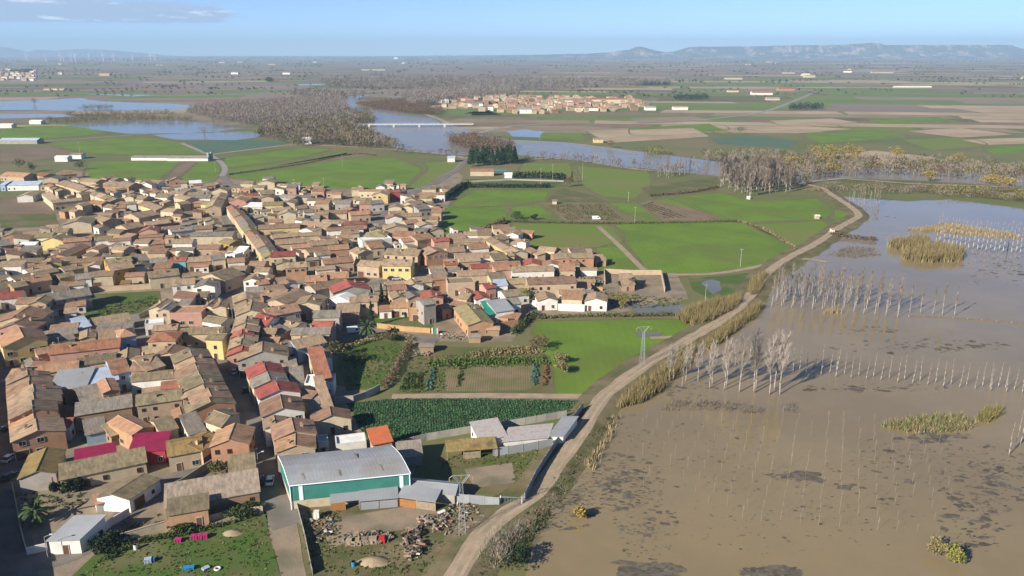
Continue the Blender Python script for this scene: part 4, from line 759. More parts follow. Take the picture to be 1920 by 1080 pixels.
# ------------------------------------------------------------------ warehouse and its yard
def Z2(x, y): return 480 + x / 3.6, 780 + y / 3.6
def ZP(org, s, x, y): return org[0] + x / s, org[1] + y / s
def flat(px, h=0.0): p = W(px[0], px[1], h); p.z = 0; return p
def warehouse():
    h, base = 6.2, 2.2; a = flat(Z2(234, 468), h); b = flat(Z2(1030, 388), h); c = flat(Z2(162, 280), h); e1 = b - a; e2 = c - a
    rz = math.atan2(e1.y, e1.x); t = thing('warehouse', 'green clad warehouse with a wide grey sheet roof beside the dirt track', 'warehouse', (a.x, a.y, 0), rz)
    rot = Matrix.Rotation(-rz, 3, 'Z'); u = rot @ e1; v = rot @ e2; rise = 1.1
    def pt(i, j, z): q = u * i + v * j; return (q.x, q.y, z)
    MB().add([pt(0, 0, 0), pt(1, 0, 0), pt(1, 1, 0), pt(0, 1, 0), pt(0, 0, base), pt(1, 0, base), pt(1, 1, base), pt(0, 1, base)], BOXF).build('base_wall', 'wall_cream', t)
    m = MB(); k = .004
    m.add([pt(-k, -k, base), pt(1 + k, -k, base), pt(1 + k, 1 + k, base), pt(-k, 1 + k, base), pt(-k, -k, h), pt(1 + k, -k, h), pt(1 + k, 1 + k, h), pt(-k, 1 + k, h), pt(-k, .5, h + rise), pt(1 + k, .5, h + rise)], [(0, 1, 5, 4), (1, 2, 6, 9, 5), (2, 3, 7, 6), (3, 0, 4, 8, 7), (0, 3, 2, 1)]).build('green_cladding', 'ware_green', t)
    prof = [(-.03, h - .02), (.1, h + .36), (.25, h + .74), (.5, h + rise), (.75, h + .74), (.9, h + .36), (1.03, h - .02)]; n = len(prof); vv = []
    for i in (-.012, 1.012): vv += [pt(i, j, z + .2) for j, z in prof] + [pt(i, j, z + .04) for j, z in reversed(prof)]
    m2 = 2 * n; MB().add(vv, [(i, i + m2, (i + 1) % m2 + m2, (i + 1) % m2) for i in range(m2)] + [tuple(range(m2)), tuple(range(2 * m2 - 1, m2 - 1, -1))]).build('roof', 'roof_metal', t)
    l = e1.length; ns = 30
    for q in range(1, ns):
        m = MB()
        for r_ in range(n - 1): m.bar(pt(q / ns, prof[r_][0], prof[r_][1] + .2), pt(q / ns, prof[r_ + 1][0], prof[r_ + 1][1] + .2), .035)
        m.build('roof_seam', 'roof_metal', t)
    for x0, x1 in ((.062, .095), (.918, .95)):
        MB().add([pt(x0, -.012, base), pt(x1, -.012, base), pt(x1, -.005, base), pt(x0, -.005, base), pt(x0, -.012, h - .02), pt(x1, -.012, h - .02), pt(x1, -.005, h - .02), pt(x0, -.005, h - .02)], BOXF).build('white_panel', 'trim_white', t)
    for i in (-.008, 1.008): MB().bar(pt(i, -.01, 0), pt(i, -.01, h + .1), .16).build('corner_trim', 'trim_white', t)
    MB().bar(pt(-.01, -.035, h + .1), pt(1.01, -.035, h + .1), .14).build('gutter', 'trim_white', t)
    for i in (-.014, 1.014):
        m = MB()
        for q in range(n - 1): m.bar(pt(i, prof[q][0], prof[q][1] + .14), pt(i, prof[q + 1][0], prof[q + 1][1] + .14), .13)
        m.build('verge_trim', 'trim_white', t)
    for i, j in ((.11, .08), (.42, .08), (.78, .1), (.62, .55)):
        q = .36 * (j / .1) if j < .1 else (.36 + (j - .1) * 2.5); z = h + .24 + (q if j < .3 else rise)
        MB().add([pt(i, j, z), pt(i + .02, j, z), pt(i + .02, j + .16, z + .42 * (j < .3)), pt(i, j + .16, z + .42 * (j < .3)), pt(i, j, z + .05), pt(i + .02, j, z + .05), pt(i + .02, j + .16, z + .05 + .42 * (j < .3)), pt(i, j + .16, z + .05 + .42 * (j < .3))], BOXF).build('roof_light', 'roof_fibre' if 0 else 'roof_grey', t)
    return t
warehouse()
def lean_to(org, s, x0, y0, x1, y1, d, h, label, panels, roofm='roof_metal'):
    a = flat(ZP(org, s, x0, y0), h); b = flat(ZP(org, s, x1, y1), h); e1 = b - a; rz = math.atan2(e1.y, e1.x); l = e1.length
    t = thing('lean_to', label, 'shelter', (a.x, a.y, 0), rz, 'shelters against the warehouse')
    MB().add([(-.2, -.3, h - .05), (l + .2, -.3, h - .05), (l + .2, d, h + .6), (-.2, d, h + .6), (-.2, -.3, h + .07), (l + .2, -.3, h + .07), (l + .2, d, h + .72), (-.2, d, h + .72)], BOXF).build('roof', roofm, t)
    n = max(2, int(l / 3.2))
    for i in range(n + 1): MB().box(l * i / n - .08, 0, 0, l * i / n + .08, .16, h - .02).build('post', 'wood', t)
    MB().box(0, d - .2, 0, l, d - .05, h + .4).build('back_wall', 'wall_tan', t)
    for i in range(n):
        mt = panels[i % len(panels)]
        if mt: MB().box(l * i / n + .1, .04, .05, l * (i + 1) / n - .1, .1, 2.0).build('panel', mt, t)
lean_to(B_, 3.6, 505, 582, 695, 562, 3.6, 2.4, 'low shelter holding an orange timber crate at the warehouse foot', ['wood_orange', None, 'wood', None])
lean_to(B_, 3.6, 702, 572, 955, 550, 4.2, 2.5, 'middle shelter with grey and green sheet doors', ['roof_metal', 'roof_metal', 'ware_green', 'ware_green'])
lean_to(B_, 3.6, 960, 545, 1208, 578, 4.2, 2.5, 'third grey roofed shelter, stacked with firewood', ['wood_orange', 'wood', None, 'wood'], 'roof_metal')
lean_to(B_, 3.6, 1290, 240, 1625, 215, 5, 2.6, 'open shelter with a lichen gold roof in the walled yard', [None, 'wood', None, None, None], 'roof_mustard')
house(flat(Z2(1028, 500), 2.5), flat(Z2(1340, 530), 2.5) - flat(Z2(1028, 500), 2.5), Vector((.8, 5, 0)), 2.5, 'h', 's', 'g', name='metal_shed', label='low grey metal shed with rounded roof joining the warehouse corner', cat='shed', force=True, nowin=True)
def Z8(x, y): return 720 + x / 3.84, 560 + y / 3.84
a, b, c = flat(Z8(1185, 992), 2.6), flat(Z8(1290, 992), 2.6), flat(Z8(1392, 862), 2.6); house(a, b - a, c - b, 2.6, 's', 's', 'w', name='shed', label='pale grey flat roofed shed in the corner of the walled yard', cat='shed', force=True, nowin=True, pitch=.05)
a, b = flat(Z8(860, 1030), 2.6), flat(Z8(1180, 1000), 2.6); house(a, b - a, Vector((1.5, 7, 0)), 2.6, 's', 'F', 'w', name='shed', label='long patchy fibre cement roof before the pale grey flat shed', cat='shed', force=True, nowin=True, pitch=.08)
def wall_run(name, label, pts, h, th, mat, cat='wall', panel=None, cap=None, postm='galv', post=.09, org=(0, 0), s=1, gap=.0):
    P = [flat(ZP(org, s, x, y)) for x, y in pts]; t = thing(name, label, cat, tuple(P[0]))
    for i in range(len(P) - 1):
        d = P[i + 1] - P[i]; l = d.length; n = max(1, round(l / panel)) if panel else 1; rz = math.atan2(d.y, d.x); pl = l / n
        g = .05 if panel else 0
        me = MB().box(g, -th / 2, 0, pl - g, th / 2, h); me = mesh(name, me.v, me.f, mat, me.m)
        for k in range(n):
            q = P[i] + d * (k / n) - P[0]; ob('panel' if panel else 'wall', me, t, (q.x, q.y, random.uniform(-.03, .03)), rz)
        if panel:
            pm = mesh('post', *(lambda b: (b.v, b.f))(MB().box(-post, -post, 0, post, post, h + .12)), postm)
            for k in range(n + (i == len(P) - 2)):
                q = P[i] + d * (k / n) - P[0]; ob('post', pm, t, (q.x, q.y, 0), rz)
        if cap: 
            m = MB().box(0, -th / 2 - .06, h + .004, l, th / 2 + .06, h + .1); q = P[i] - P[0]; m.build('coping', cap, t, loc=(q.x, q.y, 0), rz=rz)
    return t
wall_run('panel_wall', 'grey green precast panel wall along the cabbage field', [(752, 838), (800, 826), (905, 808), (985, 796), (1062, 782)], 2.1, .12, 'wall_grey', panel=3.2)
wall_run('sheet_fence', 'tall sheet metal fence along the dirt track', [(1093, 770), (1066, 806), (1036, 850), (1008, 894), (984, 942)], 2.6, .06, 'roof_metal', 'fence', panel=3)
wall_run('sheet_fence', 'white topped sheet fence across the walled yard', [(925, 856), (980, 848), (1036, 838)], 2.4, .06, 'roof_metal', 'fence', panel=3.4)
wall_run('sheet_fence', 'long blue grey sheet fence between warehouse and iron gate', [Z2(1025, 560), Z2(1340, 585), Z2(1640, 612)], 2.4, .06, 'roof_metal', 'fence', panel=3)
def bar_gate(label, p, q, h):
    a, b = flat(p), flat(q); d = b - a; l = d.length; t = thing('iron_gate', label, 'gate', tuple(a), math.atan2(d.y, d.x)); n = int(l / .35)
    MB().box(0, -.03, .15, l, .03, .25).box(0, -.03, h - .1, l, .03, h).build('rail', 'galv', t)
    for i in range(n + 1): ob('bar', shared('gbar%.1f' % h, lambda: mesh('bar', *(lambda m: (m.v, m.f))(MB().box(-.025, -.02, .25, .025, .02, h - .1)), 'galv')), t, (l * i / n, 0, 0))
    for x in (-.15, l + .15): MB().box(x - .12, -.12, 0, x + .12, .12, h + .2).build('post', 'trim_white', t)
bar_gate('barred white iron gate opening onto the dirt track', Z2(1655, 600), Z2(1790, 607), 2.2)
wall_run('garden_wall', 'long orange brick garden wall with a green gate', [(1180, 290), (1380, 312), (1562, 325)], 2.0, .25, 'wall_orange', org=D_, s=S, cap='roof_tan')
wall_run('garden_gate', 'green gate between pale pillars in the orange garden wall', [(1578, 328), (1615, 330)], 2.1, .12, 'ware_green', 'gate', panel=2.4, postm='wall_cream', post=.3, org=D_, s=S)
wall_run('block_wall', 'curved grey block wall at the corner of the cabbage field', [(872, 838), (940, 830), (1010, 825), (1100, 795), (1160, 765), (1200, 742)], 2.2, .2, 'wall_grey', org=D_, s=S, cap='wall_grey')
wall_run('block_wall', 'low cream boundary wall above the grass lot', [(872, 830), (1200, 735)], 1.9, .25, 'wall_cream', org=A_, s=S, cap='wall_tan')
wall_run('block_wall', 'broken tan wall below the ribbed barn roof', [(1500, 690), (1640, 650), (1895, 620)], 1.7, .25, 'wall_tan', org=A_, s=S)
wall_run('block_wall', 'grey concrete lane wall leading to the brick gable house', [(1200, 480), (1310, 430), (1540, 278)], 2, .2, 'wall_grey', org=A_, s=S)
wall_run('block_wall', 'white low wall beside the pale grey shed', [(195, 925), (345, 890)], 1.8, .2, 'wall_white', org=A_, s=S)
wall_run('block_wall', 'pale wall along the pavement of the edge street', [(92, 440), (118, 560), (150, 740), (192, 905)], 1.6, .2, 'wall_cream', org=A_, s=S)
wall_run('block_wall', 'cottage yard wall running beside the lane', [(650, 840), (800, 720), (935, 640)], 2.0, .2, 'wall_white', org=A_, s=S)
wall_run('brick_wall', 'reddish brick yard wall below the olive roofed barn', [(500, 915), (690, 905), (850, 880), (930, 830)], 2.2, .25, 'wall_brick', org=G_, s=S)
wall_run('brick_wall', 'tan ruined walls enclosing the overgrown plot by the flood pool', [(1475, 590), (1470, 510), (1660, 520), (1880, 520), (1905, 645)], 2.4, .3, 'wall_tan', org=G_, s=S)
wall_run('block_wall', 'white wall joining the two white gabled outbuildings', [(1138, 778), (1328, 784)], 3.0, .25, 'wall_white', org=G_, s=S)
wall_run('brick_wall', 'brick wall of the rubble plot beside the tan block', [(1275, 620), (1460, 635)], 1.6, .25, 'wall_brick', org=G_, s=S)
wall_run('block_wall', 'tan wall closing the far side of the walled green lot', [(168, 548), (230, 545), (304, 540)], 2.4, .25, 'wall_tan', cap='roof_tan')
wall_run('block_wall', 'grey wall on the near side of the walled green lot', [(152, 612), (262, 598), (308, 574)], 2.2, .25, 'wall_grey')
wall_run('wire_fence', 'leaning wire fence beside the dirt access road', [(275, 610), (330, 820), (382, 1075)], 1.5, .02, 'galv', 'fence', panel=3, org=B_, s=3.6, postm='wood')
wall_run('flooded_barrier', 'long low barrier standing in the flood water beyond the poplars', [(1704, 594), (1760, 596), (1840, 601), (1925, 608)], .45, .25, 'bark', 'barrier', panel=5, postm='wall_grey', post=.12)
wall_run('road_railing', 'white posts lining the road toward the bridge', [(772, 354), (815, 336), (852, 318), (866, 304)], .15, .05, 'wall_white', 'railing', panel=5, postm='wall_white', post=.14)
wall_run('field_wall', 'low pale wall round the sports field', [(868, 342), (960, 338), (1058, 341)], 1.1, .2, 'wall_grey')
# iron pylons and poles
def pylon(px, py, h, label):
    p = flat((px, py)); t = thing('lattice_pylon', label, 'pylon', (p.x, p.y, 0), random.uniform(-.2, .2), 'lattice pylons'); w0, w1, hb = .75, .28, h * .86
    def c(z): k = w0 + (w1 - w0) * z / hb; return [(-k, -k, z), (k, -k, z), (k, k, z), (-k, k, z)]
    for i in range(4): MB().bar(c(0)[i], c(hb)[i], .045).build('leg', 'galv', t)
    n = 9; m = MB()
    for j in range(n):
        a, b = c(hb * j / n), c(hb * (j + 1) / n)
        for i in range(4): m.bar(a[i], b[(i + 1) % 4], .026); m.bar(b[i], b[(i + 1) % 4], .022)
    m.build('lattice', 'galv', t)
    m = MB()
    for s in (-1, 1):
        m.bar((s * .28, 0, hb), (s * 1.9, 0, h), .07).bar((0, 0, hb + .2), (s * 1.5, 0, h), .05).bar((s * 1.9, 0, h), (s * 2.5, 0, h - .5), .06).bar((s * .9, -.2, h - .5), (s * .9, .2, h - .5), .04)
    m.bar((-1.9, 0, h), (1.9, 0, h), .07); m.build('crossarm', 'galv', t)
    for x in (-2.5, 0, 2.5): MB().bar((x, 0, h - .5 if x else h - .05), (x, 0, h - 1.2 if x else h - .8), .09, n=6).build('insulator', 'wall_brick', t)
pylon(1204, 684, 13.5, 'lattice pylon with a forked head in the green crop by the track')
pylon(867, 1004, 14.6, 'lattice pylon with a forked head over the scrap yard')
def pole(px, py, h, label, arm=True, mat='wall_grey'):
    p = flat((px, py)); t = thing('utility_pole', label, 'pole', (p.x, p.y, 0), random.uniform(-.4, .4), 'utility poles')
    MB().bar((0, 0, 0), (0, 0, h), .13, .08, 6).build('shaft', mat, t)
    if arm: MB().box(-.9, -.06, h - .5, .9, .06, h - .35).build('crossarm', 'galv', t)
for px, py, h, l in ((1388, 500, 9, 'pole standing in the large crop field'), (1322, 567, 8, 'pale pole with crossarm beside the flooded grass'), (1190, 418, 10, 'white pole beside the narrow green plot'), (642, 313, 11, 'pole in the green field beyond the village'), (1014, 345, 13, 'tall pole at the edge of the sports field'), (1092, 338, 14, 'tall thin pole beyond the vegetable plots'), (1036, 337, 13, 'second tall pole by the sports field hedge'), (552, 358, 9, 'pole at the far village edge near the railings'), (608, 358, 10, 'pole before the long school building'), (150, 288, 12, 'pole in the far green field by the farm sheds'), (404, 322, 9, 'pole beside the curved field road'), (968, 300, 13, 'pole beside the conifer grove'), (1012, 262, 12, 'pole on the far bank near the flooded plot'), (1178, 378, 7, 'short pole by the allotments')): pole(px, py, h, l)
def lamp(px, py, rz, label):
    p = flat((px, py)); t = thing('street_lamp', label, 'street lamp', (p.x, p.y, 0), rz, 'street lamps')
    MB().bar((0, 0, 0), (0, 0, 5.5), .09, .06, 6).build('post', 'galv', t); MB().bar((0, 0, 5.45), (1.2, 0, 5.8), .05).build('arm', 'galv', t); MB().box(1.0, -.15, 5.75, 1.6, .15, 5.9).build('lamp_head', 'trim_white', t)
lamp(486, 888, .4, 'street lamp on the pavement beside the ribbed barn'); lamp(470, 752, .4, 'street lamp halfway up the wide shaded street'); lamp(91, 1050, .3, 'street lamp at the corner of the lane'); lamp(437, 605, 3, 'street lamp at the narrowing of the wide street')
# vehicles
def vehicle(px, py, rz, paint, label, kind='car'):
    p = flat((px, py)); t = thing('parked_car' if kind == 'car' else 'van', label, kind, (p.x, p.y, .1), rz, 'parked vehicles')
    def loft(prof, w, name, mat, ins=0.0):
        n = len(prof); v = []
        for y, k in ((-w, ins), (w, ins)): v += [(x, y * (1 - k * (z > 1.0)), z) for x, z in prof]
        o = MB().add(v, [(i, (i + 1) % n, n + (i + 1) % n, n + i) for i in range(n)] + [tuple(range(n))[::-1], tuple(range(n, 2 * n))]).build(name, mat, t); return o
    if kind == 'car':
        loft([(-2.1, .35), (2.1, .35), (2.15, .6), (2.0, .82), (1.1, .95), (-1.95, .98), (-2.15, .75)], .86, 'body', paint)
        loft([(1.05, .95), (.45, 1.42), (-1.25, 1.46), (-1.9, .97)], .80, 'cabin', 'glass', .12)
        MB().add([(.5, -.68, 1.43), (.5, .68, 1.43), (-1.25, .68, 1.47), (-1.25, -.68, 1.47), (.4, -.66, 1.5), (.4, .66, 1.5), (-1.2, .66, 1.53), (-1.2, -.66, 1.53)], BOXF).build('car_roof', paint, t); L_ = 1.3
        for y in (-.62, .62):
            MB().box(2.0, y - .16, .62, 2.17, y + .16, .78).build('headlight', 'trim_white', t); MB().box(-2.18, y - .12, .68, -2.1, y + .12, .9).build('tail_light', 'tail', t)
    else:
        loft([(-2.5, .4), (2.4, .4), (2.5, .9), (2.3, 1.15), (1.6, 2.1), (1.2, 2.3), (-2.45, 2.35), (-2.5, 2.2)], .98, 'body', paint, .06)
        MB().add([(2.28, -.85, 1.2), (2.28, .85, 1.2), (1.66, .8, 2.05), (1.66, -.8, 2.05), (2.32, -.85, 1.2), (2.32, .85, 1.2), (1.70, .8, 2.05), (1.70, -.8, 2.05)], BOXF).build('windscreen', 'glass', t); L_ = 1.55
        for y in (-1.0, 1.0): MB().box(.6, y * .95 - .02, 1.25, 1.5, y * .95 + .04, 1.9).build('side_window', 'glass', t)
    for x in (-L_, L_):
        for y in (-.84, .84): 
            wo = MB().bar((x, y - .1, .32), (x, y + .1, .32), .33, n=10).build('wheel', 'rubber', t)
vehicle(19, 863, 1.45, 'car_white', 'white car parked on the edge street beside the brick row'); vehicle(17, 898, 1.5, 'car_dark', 'dark car parked behind the white one on the edge street'); vehicle(12, 806, 1.5, 'car_dark', 'dark car farther up the edge street')
vehicle(475, 853, 1.75, 'car_silver', 'silver car parked by the brick gable house'); vehicle(488, 905, 1.75, 'car_dark', 'dark car parked beside the ribbed barn wall'); vehicle(461, 734, 1.85, 'car_dark', 'dark car alone in the shaded wide street')
vehicle(664, 624, .3, 'car_white', 'white van parked beside the palm tree', 'van'); vehicle(1002, 575, 1.5, 'car_white', 'white van in the lane beside the tan block', 'van'); vehicle(765, 530, .2, 'car_white', 'white car in the small square'); vehicle(735, 524, .1, 'car_dark', 'dark car parked under the balconied yellow house'); vehicle(744, 525, .1, 'car_silver', 'silver car parked under the balconied yellow house'); vehicle(507, 905, 1.75, 'car_white', 'white car parked by the warehouse end wall'); vehicle(440, 700, 1.8, 'car_silver', 'silver car far up the shaded wide street'); vehicle(455, 455, 2.0, 'car_white', 'white car in the upper street'); vehicle(436, 425, 2.0, 'car_dark', 'dark car in the upper street'); vehicle(750, 372, .8, 'car_white', 'white car on the road toward the bridge'); vehicle(1118, 412, .1, 'car_white', 'white van beside the allotments', 'van')
# small things on the grass and in the yards
def pallet_stack(px, py, n, mat, label, rz=0.0, name='pallet_stack'):
    p = flat((px, py)); t = thing(name, label, 'pallets', (p.x, p.y, .05), rz, 'pallets on the grass')
    for k in range(n):
        for i in range(4): ob('slat', shared('slat' + mat, lambda: mesh('slat', *(lambda m: (m.v, m.f))(MB().box(-.7, -.11, 0, .7, .11, .04)), mat)), t, (0, -.42 + .28 * i, k * .2 + .16))
        for x in (-.6, 0, .6): ob('runner', shared('runner' + mat, lambda: mesh('runner', *(lambda m: (m.v, m.f))(MB().box(-.06, -.53, 0, .06, .53, .15)), mat)), t, (x, 0, k * .2))
pallet_stack(335, 1016, 4, 'pink', 'single pink pallet stack on the grass', .1)
for i, x in enumerate((365, 374, 384)): pallet_stack(x, 1011 - i, 5, 'pink', ('first', 'middle', 'last')[i] + ' of three pink pallet stacks on the grass', .1)
pallet_stack(278, 1055, 5, 'roof_bluish', 'pale blue pallet stack lying on the near grass', .3); pallet_stack(284, 1053, 4, 'blue_plastic', 'darker blue pallet stack beside the pale one', .3)
pallet_stack(350, 1068, 3, 'blue_plastic', 'low blue pallet pile by the frame bottom', .1); pallet_stack(358, 1067, 3, 'blue_plastic', 'second low blue pallet pile by the frame bottom', .2); pallet_stack(386, 1067, 2, 'roof_bluish', 'scattered pale blue pallets near the tyre', .8)
def barrel(px, py, mat, label, r=.42, h=1.15):
    p = flat((px, py)); t = thing('barrel', label, 'barrel', (p.x, p.y, .05)); MB().bar((0, 0, 0), (0, 0, h), r, r, 12).build('drum', mat, t)
    for z in (.02, h * .33, h * .66, h - .05): MB().bar((0, 0, z), (0, 0, z + .05), r + .03, r + .03, 12).build('hoop', mat, t)
barrel(255, 1030, 'wall_white', 'white drum standing on the grass lot'); barrel(663, 1062, 'blue_plastic', 'blue drum beside the sand heap')
def torus(px, py, label):
    p = flat((px, py)); v = []; f = []; n, m = 18, 8
    for i in range(n):
        for j in range(m):
            a, b = 2 * math.pi * i / n, 2 * math.pi * j / m; q = .55 + .17 * math.cos(b); v.append((q * math.cos(a), q * math.sin(a), .22 + .17 * math.sin(b)))
    for i in range(n):
        for j in range(m): f.append((i * m + j, ((i + 1) % n) * m + j, ((i + 1) % n) * m + (j + 1) % m, i * m + (j + 1) % m))
    tag(ob('tyre', mesh('tyre', v, f, 'wall_white'), None, (p.x, p.y, .03)), label, 'tyre')
torus(408, 1068, 'whitewashed tyre lying on the grass lot')
o = MB().box(-.5, -.02, -.9, .5, .02, .9).build('blanket', 'pink'); p = W(96, 900, 2.2); o.location = (p.x, p.y - .3, 2.2); tag(o, 'pink blanket hanging on the grey house front', 'blanket')
def junk(name, label, poly, n, smax, mat, hmax=.8, flatn=.4):
    v = []; f = []
    for x, y in scatter(poly, n):
        s = random.uniform(.15, smax); m = Matrix.Rotation(random.uniform(0, 6.3), 3, 'Z') @ Matrix.Rotation(random.uniform(-.6, .6), 3, 'X'); d = (s * random.uniform(.6, 2.2), s * random.uniform(.2, .8), s * random.uniform(.08, .5)); k = len(v)
        z = random.uniform(.1, hmax); v += [tuple(m @ Vector((a * d[0] / 2, b * d[1] / 2, c * d[2] / 2)) + Vector((x, y, z))) for a, b, c in ((-1, -1, -1), (1, -1, -1), (1, 1, -1), (-1, 1, -1), (-1, -1, 1), (1, -1, 1), (1, 1, 1), (-1, 1, 1))]; f += [tuple(i + k for i in q) for q in BOXF]
    pal = ['scrap', 'wood', 'roof_grey', 'wall_white', 'roof_brown', 'dark', 'wood_orange'] if mat == 'scrap' else [mat]
    fm = []
    for i in range(len(f) // 6): fm += [random.choices(range(len(pal)), (40, 22, 16, 2, 10, 8, 2)[:len(pal)])[0]] * 6
    o = ob(name, mesh(name, v, f, pal, fm)); tag(o, label, None, None, 'stuff')
def zz(*pts): return [Z2(*p) for p in pts]
junk('scrap', 'scrap timber and iron heaped in the fenced yard', zz((1090, 690), (1290, 660), (1340, 720), (1230, 790), (1100, 740)), 120, 1.0, 'scrap', .8)
junk('scrap', 'jumble of scrap under the lattice pylon', zz((1300, 600), (1490, 590), (1540, 680), (1430, 830), (1210, 840), (1240, 760)), 130, 1.0, 'scrap', .6)
junk('scrap', 'tall heap of grey scrap in the middle of the yard', zz((990, 770), (1105, 770), (1140, 950), (1020, 990), (990, 860)), 190, 1.0, 'scrap', 1.3)
junk('scrap', 'long low stack of boards and sheets', zz((600, 810), (900, 790), (910, 850), (620, 885)), 150, 1.3, 'scrap', .8)
junk('scrap', 'brushwood and planks by the wire fence', zz((340, 700), (520, 680), (540, 770), (420, 870), (340, 860)), 130, .9, 'scrap', .4)
junk('rubble', 'rubble strewn in the ruined courtyard', [ZP(C_, S, x, y) for x, y in ((1190, 890), (1420, 850), (1450, 950), (1210, 960))], 240, 1.3, 'scrap', .8)
junk('rubble', 'rubble in the walled plot beside the tan block', [ZP(G_, S, x, y) for x, y in ((1290, 540), (1450, 530), (1460, 620), (1300, 610))], 160, 1.2, 'scrap', .5)
junk('garden_clutter', 'white and grey clutter round the garden huts', [ZP(D_, S, x, y) for x, y in ((1610, 330), (1920, 310), (1920, 380), (1640, 370))], 110, .8, 'scrap', .6)
junk('yard_clutter', 'clutter in the courtyards of the near block', [ZP(C_, S, x, y) for x, y in ((380, 880), (700, 960), (1100, 900), (1120, 1060), (420, 1060))], 110, 1.0, 'scrap', .5)
junk('yard_clutter', 'clutter in the yards behind the red roofed terrace', [ZP(D_, S, x, y) for x, y in ((560, 700), (700, 720), (800, 900), (690, 1000), (600, 800))], 70, .9, 'scrap', .5)
junk('garden_clutter', 'clutter beside the dark garden hut', [ZP(D_, S, x, y) for x, y in ((1430, 450), (1600, 440), (1590, 490), (1440, 500))], 90, 1.0, 'scrap', .7)
for k, (x, y, c, lb) in enumerate(((640, 870, 'wood', 'leftmost plywood crate in the scrap yard'), (680, 866, 'wood', 'second plywood crate in the scrap yard'), (730, 860, 'wood', 'third plywood crate in the scrap yard'), (785, 855, 'wood', 'fourth plywood crate in the scrap yard'), (850, 850, 'red_paint', 'red tank beside the plywood crates'), (410, 690, 'wall_white', 'white upright chest near the wire fence'))):
    p = flat(Z2(x, y)); t = thing('crate', lb, 'crate', (p.x, p.y, .05), .1); h = 1.2 if c != 'wall_white' else 1.7; wd = .95 if c == 'wood' else .6
    MB().box(-wd, -.7, 0, wd, .7, h).build('box', c, t)
    for q in (-wd, 0, wd): MB().box(q - .06, -.74, 0, q + .06, -.70, h).build('batten', c, t)
def heap(px, py, rx, ry, h, mat, label):
    p = flat((px, py)); v = [(0, 0, h)]; f = []; n, r = 28, 6
    for j in range(1, r + 1):
        for i in range(n):
            a = 2 * math.pi * i / n; k = j / r; v.append((rx * k * math.cos(a) * random.uniform(.93, 1.07), ry * k * math.sin(a) * random.uniform(.93, 1.07), max(0, h * (1 - k ** 1.6)) + random.uniform(-.06, .06) * (j < r)))
    for i in range(n): f.append((0, 1 + i, 1 + (i + 1) % n))
    for j in range(r - 1):
        for i in range(n): a = 1 + j * n; f.append((a + i, a + n + i, a + n + (i + 1) % n, a + (i + 1) % n))
    tag(ob('sand_heap', mesh('sand_heap', v, f, mat, smooth=True), None, (p.x, p.y, .04)), label, 'sand heap')
heap(*Z2(795, 985), 3.4, 1.9, .9, 'sand', 'pale sand heap at the near end of the scrap yard'); heap(436, 1000, 2.2, 1.4, .6, 'sand', 'low sand patch on the grass by the access road')
# ------------------------------------------------------------------ bridge, farms and the village across the river
def bridge():
    a, b = flat((664, 238)), flat((880, 237)); d = b - a; l = d.length; t = thing('bridge', 'long white girder bridge on four piers over the river', 'bridge', tuple(a), math.atan2(d.y, d.x))
    MB().box(-6, -4.5, 2.9, l + 6, 4.5, 3.7).build('deck', 'wall_white', t); MB().box(-6, -3.6, 3.704, l + 6, 3.6, 3.75).build('roadway', 'grey_road', t)
    for y in (-4.4, 4.4):
        MB().box(-6, y - .08, 4.5, l + 6, y + .08, 4.64).build('handrail', 'trim_white', t)
        for i in range(24): ob('baluster', shared('balu', lambda: mesh('baluster', *(lambda m: (m.v, m.f))(MB().box(-.1, -.1, 3.7, .1, .1, 4.5)), 'trim_white')), t, (l * (i + .5) / 24, y, 0))
    for k in (.13, .345, .565, .785): MB().box(l * k - 1.2, -4, 0, l * k + 1.2, 4, 2.9).box(l * k - 1.6, -4.8, 2.2, l * k + 1.6, 4.8, 2.896).build('pier', 'wall_white', t)
bridge()
def farm(px, py, wpx, d, h, rc, wc, label, style='h', cat='farm building', tilt=0.0, wins=0):
    a = flat((px - wpx / 2, py), 0); b = flat((px + wpx / 2, py + tilt), 0); e1 = b - a
    return house(a, e1, Vector((-e1.y, e1.x, 0)).normalized() * d, h, style, rc, wc, name='farm_building', label=label, cat=cat, force=True, nowin=wins == 0, wins=wins, near=False, chim=0)
